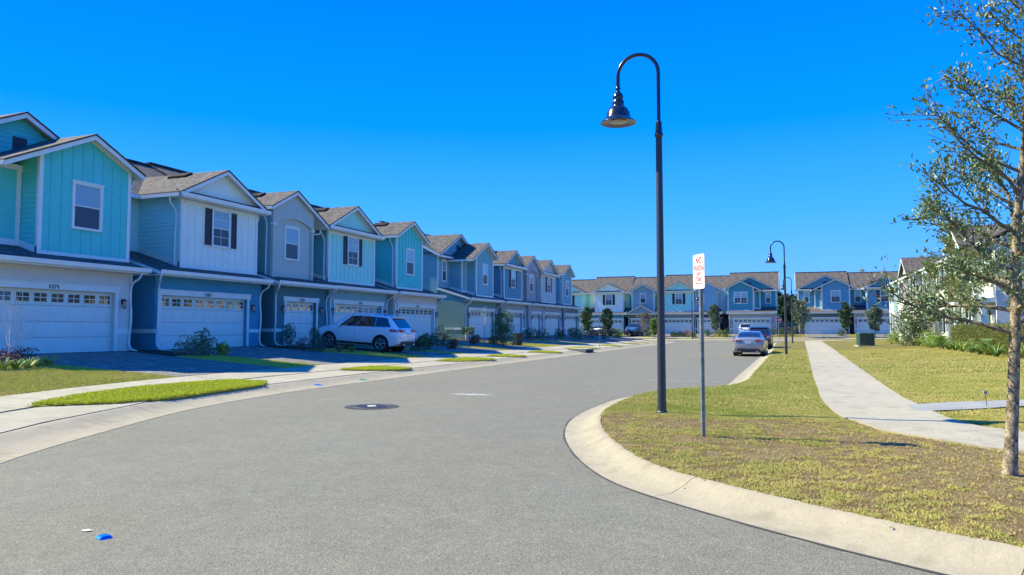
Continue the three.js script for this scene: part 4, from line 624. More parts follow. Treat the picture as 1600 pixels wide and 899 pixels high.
const KINDS = {
  suv: { L: 2.39, top: [[-2.39, .86], [-2.36, 1.0], [-2.30, 1.10], [-2.16, 1.22], [-1.78, 1.62], [-1.62, 1.685], [-1.2, 1.725], [-.5, 1.745], [.2, 1.73], [.62, 1.655], [1.0, 1.44], [1.42, 1.16], [1.7, 1.10], [2.05, 1.03], [2.25, .94], [2.35, .84], [2.39, .72]], bot: [[-2.39, .55], [-2.3, .40], [-2.0, .28], [-1, .24], [1.2, .24], [2.1, .26], [2.33, .34], [2.39, .46]], hw: [[-2.39, .70], [-2.33, .82], [-2.2, .89], [-1.7, .945], [0, .96], [1.5, .955], [2.0, .90], [2.25, .80], [2.36, .66], [2.39, .55]], belt: [[-2.39, .99], [-2.1, 1.14], [-1, 1.12], [.8, 1.07], [1.4, 1.02], [2.39, .70]], rw: [[-2.39, .60], [-2.1, .70], [-1.7, .66], [.3, .66], [.8, .66], [1.4, .80], [2.0, .78], [2.39, .45]], axle: 1.425, r: .375, arch: .445, win: { y0: .055, y1: .10, f: [.98, .36], b: [-1.92, -1.62] }, wind: [.66, 1.38], rear: [-2.22, -1.80] },
  sedan: { L: 2.44, top: [[-2.44, .78], [-2.42, .92], [-2.37, 1.02], [-2.2, 1.075], [-1.9, 1.09], [-1.7, 1.11], [-1.25, 1.31], [-.9, 1.405], [-.5, 1.445], [.1, 1.44], [.5, 1.36], [1.0, 1.13], [1.25, 1.02], [1.7, .96], [2.15, .86], [2.38, .72], [2.44, .60]], bot: [[-2.44, .45], [-2.3, .30], [-2.0, .22], [-1, .18], [1.2, .18], [2.2, .2], [2.44, .36]], hw: [[-2.44, .68], [-2.38, .79], [-2.2, .86], [-1.6, .91], [0, .92], [1.5, .915], [2.1, .85], [2.35, .70], [2.44, .52]], belt: [[-2.44, .90], [-2.1, 1.0], [-1, 1.0], [.8, .93], [1.3, .90], [2.44, .58]], rw: [[-2.44, .58], [-2.1, .72], [-1.7, .70], [-1.1, .58], [.3, .59], [.6, .62], [1.2, .76], [2.0, .74], [2.44, .4]], axle: 1.41, r: .335, arch: .385, win: { y0: .05, y1: .085, f: [.95, .36], b: [-1.55, -1.0] }, wind: [.46, 1.16], rear: [-1.72, -.98] },
};
function car(kind, paintC, pos, turn, label, tilt = 0, o = {}) {
  const K = KINDS[kind], root = thing(o.name || 'parked_car', label, 'car', pos, turn, 'parked cars'); if (tilt) root.rotateZ(tilt);
  const body = new THREE.MeshPhysicalMaterial({ color: col(...paintC), roughness: .32, metalness: o.metal || 0, clearcoat: 1, clearcoatRoughness: .04 });
  const sec = x => {
    const yt = curve(K.top, x), yb = lin(K.bot, x), hw = curve(K.hw, x), ys = Math.min(lin(K.belt, x), yt - .06), rw = Math.min(lin(K.rw, x), hw * .93), m = yb + (ys - yb) * .5;
    return [[0, yb], [hw * .88, yb], [hw * .955, yb + .03], [hw * .985, yb + .12], [hw * .998, m], [hw * .995, lerp(m, ys, .5)], [hw * .975, ys - .025], [hw * .955, ys], [lerp(hw * .95, rw, .33), lerp(ys, yt - .055, .36)], [lerp(hw * .95, rw, .7), lerp(ys, yt - .055, .7)], [rw, yt - .055], [rw * .93, yt - .025], [rw * .6, yt - .008], [0, yt]];
  };
  const sideZ = (x, y) => { const s = sec(x); for (let i = 2; i < 11; i++) if (y <= s[i + 1][1] && s[i + 1][1] > s[i][1]) return lerp(s[i][0], s[i + 1][0], clamp((y - s[i][1]) / (s[i + 1][1] - s[i][1]), 0, 1)); return s[10][0]; };
  const topY = (x, z) => { const s = sec(x), a = Math.abs(z); for (let i = 13; i > 10; i--) if (a <= s[i - 1][0]) return lerp(s[i][1], s[i - 1][1], (a - s[i][0]) / (s[i - 1][0] - s[i][0])); return s[10][1]; };
  const xs = []; for (let i = 0; i <= 76; i++) { const t = i / 76; xs.push(K.L * (2 * (t + .06 * Math.sin(2 * Math.PI * t) * -1) - 1)); }
  const rings = xs.map(x => { const s = sec(x); return [...s.map(([z, y]) => [x, y, z]), ...s.slice(1, -1).reverse().map(([z, y]) => [x, y, -z])]; }), n = rings[0].length, p = [], uv = [], idx = [];
  rings.forEach(r => r.forEach(q => { p.push(...q); uv.push(q[0], q[1]); })); for (let i = 0; i < xs.length - 1; i++) for (let j = 0; j < n; j++) { const a = i * n + j, b = i * n + (j + 1) % n; idx.push(a, b, a + n, b, b + n, a + n); }
  for (const e of [0, xs.length - 1]) { const c = p.length / 3, R = rings[e]; p.push(xs[e], R.reduce((s, q) => s + q[1], 0) / n, 0); uv.push(0, 0); for (let j = 0; j < n; j++) { const a = e * n + j, b = e * n + (j + 1) % n; if (e) idx.push(c, a, b); else idx.push(c, b, a); } }
  let bg = new THREE.BufferGeometry(); bg.setAttribute('position', new THREE.Float32BufferAttribute(p, 3)); bg.setAttribute('uv', new THREE.Float32BufferAttribute(uv, 2)); bg.setIndex(idx); bg.computeVertexNormals();
  let br = new Brush(bg); br.updateMatrixWorld();
  for (const x of [-K.axle, K.axle]) for (const s of [-1, 1]) { const c = new Brush(new THREE.CylinderGeometry(K.arch, K.arch, .5, 32).rotateX(Math.PI / 2).translate(x, K.r, s * .86)); c.updateMatrixWorld(); br = csg.evaluate(br, c, SUBTRACTION); }
  put('body', toCreasedNormals(br.geometry, .55), body, root);
  for (const x of [-K.axle, K.axle]) for (const s of [-1, 1]) {
    put('wheel_well', new THREE.CylinderGeometry(K.arch + .004, K.arch + .004, .12, 28).rotateX(Math.PI / 2).translate(x, K.r, s * .665), plastic, root);
    const wheel = new THREE.Group(); wheel.name = 'wheel'; root.add(wheel); wheel.position.set(x, K.r, s * (curve(K.hw, x) - .13)); const r = K.r, ri = r * .69;
    put('tyre', new THREE.LatheGeometry([[ri, -.11], [r * .93, -.115], [r, -.085], [r, .085], [r * .93, .115], [ri, .11], [ri * .97, .06], [ri * .97, -.06], [ri, -.11]].map(q => new THREE.Vector2(...q)), 36).rotateX(Math.PI / 2), tyreMat, wheel);
    const g = new G(); g.add(new THREE.TorusGeometry(ri * .97, .014, 6, 36), M4(0, 0, s * .10)); g.add(new THREE.CylinderGeometry(.055, .06, .03, 16).rotateX(Math.PI / 2), M4(0, 0, s * .085)); for (let k = 0; k < 5; k++) for (const d of [-.11, .11]) g.add(new THREE.BoxGeometry(.035, ri * .92, .028).translate(0, ri * .5, 0), M4(0, 0, s * .085, 0, 0, k * 1.2566 + d)); g.mesh('rim', rimMat, wheel); put('brake_disc', new THREE.CylinderGeometry(ri * .93, ri * .93, .02, 24).rotateX(Math.PI / 2).translate(0, 0, s * .03), mat([.05, .05, .055], .5, { metalness: .5 }), wheel);
  }
  const sidePatch = (name, m, f, b, y0, y1, off, nx = 24, ny = 6, par = root) => { for (const s of [-1, 1]) { const g = new G(), P = (i, j) => { const v = j / ny, xx = t => lerp(typeof b === 'function' ? b(v) : b, typeof f === 'function' ? f(v) : f, t), x = xx(i / nx), yy = lerp(typeof y0 === 'function' ? y0(x) : y0, typeof y1 === 'function' ? y1(x) : y1, v); return [x, yy, s * (sideZ(x, yy) + off)]; }; for (let i = 0; i < nx; i++) for (let j = 0; j < ny; j++) g.quad(P(i, j), P(i + 1, j), P(i + 1, j + 1), P(i, j + 1)); put(name, toCreasedNormals(g.geo(), .6), m, par); } };
  const wn = K.win, bl = x => lin(K.belt, x) + wn.y0, rl = x => curve(K.top, x) - wn.y1;
  const cuts = kind === 'suv' ? [0, .30, .66, 1] : [0, .2, .58, 1]; for (let k = 0; k < 3; k++) { const gp_ = .010, f = v => lerp(lerp(wn.b[0], wn.b[1], v), lerp(wn.f[0], wn.f[1], v), cuts[k + 1]) - (k < 2 ? gp_ : 0), b = v => lerp(lerp(wn.b[0], wn.b[1], v), lerp(wn.f[0], wn.f[1], v), cuts[k]) + (k ? gp_ : 0); sidePatch('side_window', carGlass, f, b, bl, x => Math.max(bl(x) + .01, rl(x)), .006, 12, 8); }
  const topPatch = (name, m, x0, x1, zw, off) => { const g = new G(), nx = 10, nz = 10, P = (i, j) => { const x = lerp(x0, x1, i / nx), z = zw(x) * (j / nz * 2 - 1); return [x, topY(x, z) + off, z]; }; for (let i = 0; i < nx; i++) for (let j = 0; j < nz; j++) g.quad(P(i, j), P(i, j + 1), P(i + 1, j + 1), P(i + 1, j)); return put(name, toCreasedNormals(g.geo(), .6), m, root); };
  topPatch('windscreen', carGlass, K.wind[0], K.wind[1], x => sec(x)[10][0] * .95, .008); topPatch('rear_window', carGlass, K.rear[0], K.rear[1], x => sec(x)[10][0] * .92, .008);
  const yl = kind === 'suv' ? [.98, 1.10] : [.84, .95]; sidePatch('tail_light', tailRed, -K.L + (kind === 'suv' ? .52 : .40), -K.L + .03, x => yl[0] - .02 * (x + K.L), yl[1], .008, 10, 3);
  for (const s of [-1, 1]) { new G().box(-K.L - .012, -K.L + .12, yl[0] + .01, yl[1] - .01, s * .36, s * (curve(K.hw, -K.L + .02) * .93)).mesh('tail_light', tailRed, root); }
  sidePatch('headlight', headGlass, K.L - .04, K.L - .42, x => lin(K.belt, x) - .12, x => lin(K.belt, x) - .02, .008, 10, 3);
  sidePatch('sill_cladding', plastic, K.axle - K.arch - .01, -K.axle + K.arch + .01, x => lin(K.bot, x) + .05, x => lin(K.bot, x) + (kind === 'suv' ? .17 : .10), .008, 16, 3);
  sidePatch('window_trim', chrome, wn.f[0] - .02, wn.b[0] + .02, x => bl(x) - .03, x => bl(x) - .012, .008, 20, 1);
  { const y = kind === 'suv' ? .52 : .40, g = new G(); g.box(-K.L - .014, -K.L + .15, y - .13, y + .02, -.60, .60); g.mesh('rear_valance', plastic, root); new G().box(-K.L - .016, -K.L + .05, y + .34, y + .46, -.16, .16).mesh('number_plate', plateMat, root); for (const s of [-1, 1]) put('exhaust', new THREE.CylinderGeometry(.035, .035, .1, 12).rotateZ(Math.PI / 2).translate(-K.L - .01, y - .12, s * .48), chrome, root); }
  new G().box(K.L - .05, K.L + .012, .40, .62, -.42, .42).mesh('grille', plastic, root);
  for (const s of [-1, 1]) { const mx = wn.f[0] - .12, mm = put('wing_mirror', new RoundedBoxGeometry(.14, .13, .20, 2, .04).translate(mx, lin(K.belt, mx) + .11, s * (curve(K.hw, mx) + .06)), body, root); for (const hx of [.1, -.95]) new G().box(hx - .09, hx + .09, lin(K.belt, hx) - .13, lin(K.belt, hx) - .105, s * (sideZ(hx, lin(K.belt, hx) - .12) - .01), s * (sideZ(hx, lin(K.belt, hx) - .12) + .022)).mesh('door_handle', kind === 'suv' ? body : chrome, root); }
  for (const lx of [wn.f[0] - .02, lerp(wn.b[0], wn.f[0], cuts[2]), lerp(wn.b[0], wn.f[0], cuts[1]) - .05]) sidePatch('door_seam', plastic, lx + .004, lx - .004, x => lin(K.bot, x) + .2, x => bl(x) - .03, .002, 1, 8);
  if (kind === 'suv') { new G().box(-1.86, -1.66, 1.62, 1.66, -.60, .60).mesh('roof_spoiler', body, root); for (const s of [-1, 1]) put('roof_rail', tube([[-1.45, 1.69, s * .60], [-1.3, 1.735, s * .61], [0, 1.765, s * .61], [.3, 1.735, s * .61], [.42, 1.68, s * .60]], .016, 6, 24), chrome, root); }
  return root;
}
car('suv', [.72, .73, .74], [-19.5, hY(-19.5, 31.3) + .022, -31.35], Math.PI, 'white estate car parked nose in on the driveway of the arched house', .058);
car('sedan', [.29, .29, .285], [-2.22, roadY(46.7), -46.7], Math.PI / 2 - .01, 'silver saloon car parked at the right hand kerb', 0, { metal: .35 });
car('suv', [.025, .035, .055], [-2.2, roadY(60.5), -60.5], Math.PI / 2, 'dark blue estate car parked ahead of the silver saloon', 0, { metal: .3 });
{ const S = 106.5, X = atS(1166, S); car('suv', [.72, .73, .74], [X, hY(X, S) + .03, -S], Math.PI / 2, 'white car on the driveway of the teal double window house'); }
{ const S = 107, X = atS(938, S); car('sedan', [.02, .022, .03], [X, hY(X, S) + .03, -S], Math.PI / 2 + 1.1, 'dark car on the driveway of the white shuttered house'); }
{ const S = 108, X = atS(991, S); car('suv', [.05, .12, .22], [X, hY(X, S) + .03, -S], -Math.PI / 2, 'blue car in front of the gabled porch garage'); }

// ---------------------------------------------------------------- plants
class Leaves {
  constructor(seed) { this.p = []; this.n = []; this.c = []; this.u = []; this.r = rng(seed); }
  leaf(pos, dir, L, w, c, droop = .15) {                              // a folded leaf: base, two shoulders, tip
    const r = this.r, d = dir.clone().normalize(), s = V(r() - .5, r() - .5, r() - .5).cross(d).normalize(), up = s.clone().cross(d).normalize(), b = pos, t = b.clone().addScaledVector(d, L).addScaledVector(up, -droop * L), m = b.clone().addScaledVector(d, L * .5), l = m.clone().addScaledVector(s, w).addScaledVector(up, .12 * L), q = m.clone().addScaledVector(s, -w).addScaledVector(up, .12 * L);
    for (const [x, y, z] of [[b, l, t], [b, t, q]]) { const nn = y.clone().sub(x).cross(z.clone().sub(x)).normalize(); for (const v of [x, y, z]) { this.p.push(v.x, v.y, v.z); this.n.push(nn.x, nn.y, nn.z); this.c.push(c[0], c[1], c[2]); this.u.push(0, 0); } }
  }
  mesh(name, m, parent) { const g = new THREE.BufferGeometry(); g.setAttribute('position', new THREE.Float32BufferAttribute(this.p, 3)); g.setAttribute('normal', new THREE.Float32BufferAttribute(this.n, 3)); g.setAttribute('color', new THREE.Float32BufferAttribute(this.c, 3)); g.setAttribute('uv', new THREE.Float32BufferAttribute(this.u, 2)); return put(name, g, m, parent); }
}
const foliage = leafMat([1, 1, 1], .5), dullLeaf = leafMat([1, 1, 1], .8);
const LEAFY = [[.13, .17, .045], [.17, .20, .06], [.10, .135, .035], [.24, .25, .12]];
const pickC = (r, cs) => { const c = cs[Math.floor(r() * cs.length)], k = (.75 + .5 * r()) * 1.55; return c.map(v => v * k); };
const OAK = [[.075, .125, .03], [.10, .155, .045], [.06, .105, .025], [.13, .17, .065], [.24, .28, .15]], GREEN = [[.05, .11, .025], [.07, .14, .03], [.04, .085, .02]], DARK = [[.04, .085, .035], [.055, .105, .042], [.03, .065, .028]], LIME = [[.18, .25, .03], [.14, .22, .03], [.22, .27, .05]], PURPLE = [[.09, .03, .045], [.06, .025, .04], [.12, .05, .05]], GREYG = [[.11, .155, .085], [.15, .19, .115], [.085, .12, .065]], RUST = [[.22, .09, .06], [.17, .08, .055], [.28, .15, .10]], OLIVE = [[.17, .18, .04], [.13, .155, .035], [.22, .215, .055]];
function tree(name, label, X, S, o) {
  const r = rng(o.seed), root = thing(name, label, o.cat || 'tree', [X, hY(X, S) - .02, -S], 0, o.group), wood = new G(), lv = new Leaves(o.seed + 5), H = o.H, sides = o.sides || 7;
  const stem = t => V((o.lean?.[0] || 0) * t + .05 * H * .3 * n2(t * 2.2 + o.seed, 3) * t, H * t, (o.lean?.[1] || 0) * t + .05 * H * .3 * n2(t * 2.2, o.seed) * t), rad = t => o.r * (1.0 - .86 * t) * (t < .03 ? 1.18 : 1), N = 16;
  for (let i = 0; i < N; i++) limb(wood, stem(i / N), stem((i + 1.02) / N), rad(i / N), rad((i + 1) / N), i < 8 ? sides + 3 : sides);
  const shape = o.shape || (t => Math.sin(Math.PI * clamp((t - o.clear) / (1 - o.clear), 0, 1) ** .7 * .93 + .12));
  const leafAt = (p, d) => { const q = p.clone().add(V(r() - .5, r() - .5, r() - .5).multiplyScalar(o.spread || .1)), dd = d.clone().add(V(r() - .5, r() - .4, r() - .5).multiplyScalar(2.2)); lv.leaf(q, dd, o.leaf[0] * (.7 + .6 * r()), o.leaf[1] * (.7 + .6 * r()), pickC(r, o.cols)); };
  for (let i = 0; i < o.branches; i++) {
    const t = lerp(o.clear, .97, (i + r() * .8) / o.branches), a = i * 2.39996 + r() * .8, len = o.R * shape(t) * (.7 + .5 * r()), el = lerp(o.el?.[0] ?? .45, o.el?.[1] ?? 1.0, t) + .3 * (r() - .5); let p = stem(t), d = V(Math.cos(a) * Math.cos(el), Math.sin(el), Math.sin(a) * Math.cos(el)), br = Math.min(rad(t) * .55, len * .022 + .004); const segs = 5;
    if (len < .05) continue;
    for (let k = 0; k < segs; k++) {
      const e = p.clone().addScaledVector(d, len / segs); limb(wood, p, e, br * (1 - k / segs * .75), br * (1 - (k + 1) / segs * .75), 5);
      if (k > 0) for (let s = 0; s < (o.subs ?? 2); s++) {
        const sd_ = d.clone().add(V(r() - .5, r() - .35, r() - .5).multiplyScalar(1.9)).normalize(), sl = len * (.16 + .26 * r()), m = p.clone().lerp(e, r()), f = m.clone().addScaledVector(sd_, sl); limb(wood, m, f, br * .35, br * .12, 3);
        const nl = Math.round((o.leaves ?? 10) * (.5 + r()) * (o.thin && t > o.thin[0] ? o.thin[1] : 1)); for (let q = 0; q < nl; q++) leafAt(m.clone().lerp(f, .25 + .8 * r()), sd_);
      }
      d.add(V((r() - .5) * .5, (r() - .42) * .45, (r() - .5) * .5)).normalize(); p = e;
    }
    for (let q = 0; q < (o.leaves ?? 10); q++) leafAt(p, d);
  }
  wood.mesh('trunk', o.bark || barkMat, root); if (lv.p.length) lv.mesh('crown', o.mat || foliage, root); return root;
}
function shrub(name, label, X, S, o) {                                // leafy mound: leaves spread through an ellipsoid (or cone), on a few stems
  const r = rng(o.seed), root = thing(name, label, o.cat || 'shrub', [X, hY(X, S) - .01, -S], r() * 6, o.group), lv = new Leaves(o.seed + 3), wood = new G(), [a, h, b] = o.size, n = o.n;
  for (let k = 0; k < 7; k++) { const t = r() * 6.28; limb(wood, V(.05 * Math.cos(t), 0, .05 * Math.sin(t)), V(a * .5 * Math.cos(t), h * (.5 + .3 * r()), b * .5 * Math.sin(t)), .014, .006, 4); }
  const lumps = []; for (let k = 0; k < (o.lumps || 9); k++) { const t = r() * 6.28, e = r(), y = .2 + .65 * r(), q = o.cone ? 1 - y : Math.sqrt(1 - (y - .5) ** 2 * 2.4); lumps.push([a * .62 * q * Math.cos(t) * (.4 + .6 * e), h * y, b * .62 * q * Math.sin(t) * (.4 + .6 * e), (.26 + .22 * r()) * (o.cone ? .8 : 1)]); }
  for (let i = 0; i < n; i++) {
    const L = lumps[Math.floor(r() * lumps.length)], u = r() * 2 - 1, t = r() * 6.28, q = Math.cbrt(.35 + .65 * r()), s = Math.sqrt(1 - u * u), d = V(s * Math.cos(t), u, s * Math.sin(t)), p = V(L[0] + d.x * L[3] * a * q, Math.max(.02, L[1] + d.y * L[3] * h * q), L[2] + d.z * L[3] * b * q);
    lv.leaf(p, d.clone().add(V(r() - .5, r() - .2, r() - .5)), o.leaf[0] * (.7 + .6 * r()), o.leaf[1] * (.7 + .6 * r()), pickC(r, o.cols));
  }
  wood.mesh('stems', barkMat, root); lv.mesh('foliage', foliage, root); return root;
}
function strappy(name, label, X, S, o) {                              // arching strap leaves from one crown
  const r = rng(o.seed), root = thing(name, label, o.cat || 'plant', [X, hY(X, S) - .01, -S], r() * 6, o.group), g = new G();
  for (let i = 0; i < o.n; i++) { const a = r() * 6.28, l = o.h * (.6 + .6 * r()), out = .35 + .5 * r(), w = o.w || .014, c = Math.cos(a), s = Math.sin(a); let q = [r() * .08 * c, 0, r() * .08 * s]; for (let k = 1; k <= 4; k++) { const t = k / 4, e = [c * out * l * t * (1 + .4 * t), l * (t - .55 * out * t * t * t), s * out * l * t * (1 + .4 * t)], w0 = w * (1 - (k - 1) / 4.4), w1 = w * (1 - k / 4.4); g.quad([q[0] - s * w0, q[1], q[2] + c * w0], [q[0] + s * w0, q[1], q[2] - c * w0], [e[0] + s * w1, e[1], e[2] - c * w1], [e[0] - s * w1, e[1], e[2] + c * w1]); q = e; } }
  g.mesh('blades', o.mat, root); return root;
}
function palm(label, X, S, o) {
  const r = rng(o.seed), root = thing('low_palm', label, 'palm', [X, hY(X, S) - .01, -S], 0, 'low palms by the hedge');
  put('stump', new THREE.CylinderGeometry(.07, .1, .25, 8).translate(0, .12, 0), barkMat, root);
  for (let i = 0; i < o.n; i++) { const a = i * 2.4 + r() * .5, L = o.L * (.75 + .4 * r()), e0 = .5 + .8 * r(), g = new G(), c = Math.cos(a), s = Math.sin(a), P = t => V(c * L * t * Math.cos(e0) * (1 + .3 * t), .25 + L * (Math.sin(e0) * t - .55 * t * t), s * L * t * Math.cos(e0) * (1 + .3 * t)); for (let k = 1; k < 15; k++) { const t = k / 15, p = P(t), tn_ = P(t + .05).sub(p).normalize(); for (const d of [-1, 1]) { const sd_ = V(-s * d, .15, c * d).add(tn_.clone().multiplyScalar(.7)).normalize().multiplyScalar(L * .34 * Math.sin(Math.PI * (.15 + .8 * t))), w = tn_.clone().multiplyScalar(.022), q = p.clone().add(sd_).add(V(0, -.06 * L, 0)); g.tri([p.x - w.x, p.y - w.y, p.z - w.z], [p.x + w.x, p.y + w.y, p.z + w.z], [q.x, q.y, q.z]); } limb(g, P((k - 1) / 15), p, .01, .008, 3); } g.mesh('frond', o.mat, root); }
  return root;
}
const strapGreen = mat([.17, .29, .05], .55), strapLime = mat([.32, .40, .07], .55), strapDry = mat([.30, .20, .13], .8);
// --- the young oak on the right
tree('oak_tree', 'young oak with a slim lichen spotted trunk in worn ground at the footpath', 2.02, 8.72, { seed: 12, H: 5.9, r: .062, lean: [.42, -.1], clear: .225, R: 1.2, thin: [.44, .5], branches: 56, subs: 4, leaves: 23, leaf: [.055, .0125], spread: .16, cols: OAK, el: [.12, .95], sides: 9, shape: t => t < .42 ? 1 : lerp(.88, .55, (t - .42) / .58) });
// --- trees on the right hand lawn and behind the hedge
tree('shade_tree', 'pale trunked young tree in front of the white row houses', 9.6, 51, { seed: 21, H: 7.6, r: .085, clear: .34, R: 1.7, branches: 30, subs: 3, leaves: 9, leaf: [.15, .045], spread: .35, cols: LEAFY, el: [.25, .9] });
tree('thin_tree', 'thin leafy tree between the round bush and the pale trunked tree', 8.9, 56, { seed: 27, H: 5.6, r: .05, clear: .3, R: 1.5, branches: 26, subs: 3, leaves: 10, leaf: [.13, .04], spread: .25, cols: LEAFY });
tree('wispy_tree', 'wispy young tree just behind the clipped hedge', 10.1, 41, { seed: 28, H: 5.6, r: .05, clear: .32, R: 1.5, branches: 26, subs: 3, leaves: 9, leaf: [.12, .035], spread: .25, cols: LEAFY });
tree('slender_tree', 'very thin young tree beside the pale trunked tree', 9.2, 46.5, { seed: 22, H: 5.4, r: .05, clear: .34, R: 1.5, branches: 24, subs: 2, leaves: 12, leaf: [.11, .03], spread: .25, cols: OLIVE });
shrub('magnolia_bush', 'big round dark green bush in front of the row houses', atS(1434, 60), 60, { seed: 23, size: [1.5, 2.9, 1.5], n: 3200, lumps: 16, leaf: [.15, .045], cols: [[.05, .085, .028], [.07, .11, .035], [.10, .12, .045]] });
[[1392, 67, LIME, .5], [1404, 66, LIME, .6], [1418, 63, OLIVE, .6], [1448, 58, LIME, .55], [1462, 55, LIME, .5]].forEach(([px, S, c, k], i) => shrub('border_shrub', ['low yellow green shrub at the far end of the border', 'yellow green shrub beside the utility cabinet end of the border', 'olive shrub at the foot of the big round bush', 'lime shrub just in front of the big round bush', 'lime shrub between the big bush and the low palm'][i], atS(px, S), S, { seed: 40 + i, size: [k * 1.3, k * 1.7, k * 1.3], n: 700, leaf: [.09, .028], cols: c, group: 'border shrubs' }));
palm('low lime green palm in front of the pale trunked tree', atS(1472, 50), 50, { seed: 31, n: 16, L: 1.3, mat: mat([.16, .27, .04], .5) });
palm('low feathery palm in front of the clipped hedge', atS(1543, 40), 40, { seed: 32, n: 16, L: 1.25, mat: mat([.15, .23, .05], .5) });
{ // clipped hedge
  const r = rng(51), S0 = 33, S1 = 50, X = 9.35, root = thing('clipped_hedge', 'long clipped olive hedge in front of the white row houses', 'hedge', [X, hY(X, 42), -S0]), lv = new Leaves(52);
  new G().box(-.42, .42, 0, 1.2, -(S1 - S0) + .1, -.1).mesh('inner_foliage', mat([.20, .21, .055], .95, { map: rep(grassTex, 2) }), root); for (let i = 0; i < 15000; i++) { const z = -r() * (S1 - S0), f = r(), x = f < .5 ? -.5 + .16 * r() : (r() - .5) * 1.0, y = f < .5 ? r() * 1.3 : 1.2 + .16 * r(); lv.leaf(V(x, y + .06 * n2(z * 1.5, y), z), V(f < .5 ? -1 : r() - .5, f < .5 ? r() - .3 : 1, r() - .5), .06 + .05 * r(), .02, pickC(r, OLIVE)); } lv.mesh('foliage', foliage, root);
}
const ORD = ['first', 'second', 'third', 'fourth', 'fifth', 'sixth', 'seventh', 'eighth', 'ninth', 'tenth', 'eleventh', 'twelfth', 'thirteenth', 'fourteenth', 'fifteenth', 'last'];
{ const rr = rng(61); for (let i = 0; i < 16; i++) { const S = 33.5 + i * 1.75 + rr() * .5, X = 8.25 + .5 * rr() - (i > 8 ? .0 : .1); strappy('border_grass', `${ORD[i]} strap leaved clump along the hedge border, counted from the side path end`, X, S, { seed: 70 + i, n: 70, h: .78, w: .024, mat: i % 3 ? strapGreen : strapLime, group: 'strap leaved clumps along the hedge border' }); } }
// --- beds and plants in front of the garages
const beds = [[-20.6, -18.7, 9.5, 14.7], [-22.9, -20.3, 20.5, 21.85], [-22.9, -19.6, 27.5, 29.45], [-22.9, -20.2, 32.75, 33.65], [-22.9, -20.2, 39.3, 40.5], [-22.9, -17.6, 46.5, 51.4], [-22.9, -20.2, 57.3, 58.5], [-22.9, -20.2, 64.3, 66.1], [-22.9, -20.2, 76.1, 77.2], [-22.9, -17, 83.2, 87]];
beds.forEach(([x0, x1, s0, s1]) => { const m = conform([[x0, s0], [x1, s0], [x1, s1], [x0, s1]], .02, 5, 4).mesh('mulch_bed', mulchMat); m.name = numbered('mulch_bed'); m.userData = { kind: 'structure' }; });
const twigMat = mat([.62, .57, .52], .85), myrtle = { clear: .12, el: [1.05, 1.25], leaf: [.04, .012], cols: RUST, bark: twigMat, sides: 5 };
[[13, 571, 1.9, 1], [30, 567, 1.75, 2]].forEach(([px, py, h, s]) => { const [X, S] = gp(px, py); tree('bare_myrtle', s > 1 ? 'leafless myrtle bush nearest the garage numbered 1271' : 'leafless many stemmed myrtle bush in the front bed by the strap leaves', X, S, { ...myrtle, seed: 80 + s, H: h, r: .026, R: .95, branches: 14, subs: 2, leaves: 0, cat: 'bush', group: 'leafless myrtle bushes' }); });
[[8, 572, 0], [24, 570, 1], [42, 568, 2]].forEach(([px, py, k]) => { const [X, S] = gp(px, py); shrub('purple_shrub', ['purple leaved shrub farthest from the driveway in the front bed', 'middle purple leaved shrub of the three in the front bed', 'purple leaved shrub nearest the driveway in the front bed'][k], X, S, { seed: 90 + k, size: [.36, .40, .36], n: 520, leaf: [.045, .014], cols: PURPLE, group: 'purple shrubs in the front bed' }); });
[[4, 580], [24, 579], [43, 578], [60, 575], [76, 573]].forEach(([px, py], k) => { const [X, S] = gp(px, py); strappy('strap_plant', ['fifth strap leaved clump from the driveway, edging the front bed', 'fourth strap leaved clump from the driveway, edging the front bed', 'middle strap leaved clump of the five edging the front bed', 'second strap leaved clump from the driveway, edging the front bed', 'strap leaved clump at the driveway end of the front bed'][k], X, S, { seed: 100 + k, n: 60, h: .42, w: .02, mat: k % 2 ? strapGreen : strapLime, group: 'strap leaved clumps edging the front bed' }); });
const P = (px, py) => { const [X, S] = gp(px, py); return [Math.max(X, -22.3), S]; };
shrub('dark_shrub', 'loose dark shrub beside the driveway of house 1267', ...P(300, 558), { seed: 110, size: [.75, .75, .6], n: 1400, leaf: [.06, .018], cols: GREYG });
shrub('tall_shrub', 'taller open shrub in front of the garage of house 1267', ...P(322, 557), { seed: 111, size: [.5, 1.05, .5], n: 900, leaf: [.07, .02], cols: GREEN });
shrub('croton', 'small yellow leaved shrub beside the driveway of house 1267', ...P(347, 556), { seed: 112, size: [.26, .42, .26], n: 260, leaf: [.11, .03], cols: [[.45, .32, .03], [.30, .30, .04], [.12, .2, .03]] });
shrub('round_shrub', 'round dark shrub against the slate garage wall', -21.9, 28.7, { seed: 113, size: [.6, .95, .6], n: 1600, leaf: [.05, .018], cols: DARK });
shrub('heather', 'straggly purple shrub between round shrub and white car', ...P(470, 549), { seed: 114, size: [.6, .55, .5], n: 700, leaf: [.05, .012], cols: PURPLE });
shrub('upright_shrub', 'upright dark shrub just in front of the white car\'s nose', ...P(494, 550), { seed: 115, size: [.45, .95, .45], n: 1300, leaf: [.06, .018], cols: DARK });
strappy('dry_grass', 'dry reddish ornamental grass in front of the white car', ...P(530, 551), { seed: 116, n: 120, h: .62, w: .008, mat: strapDry });
strappy('lily_clump', 'green strap leaved clump in front of the white car\'s front wheel', ...P(550, 551), { seed: 117, n: 60, h: .45, w: .02, mat: strapGreen });
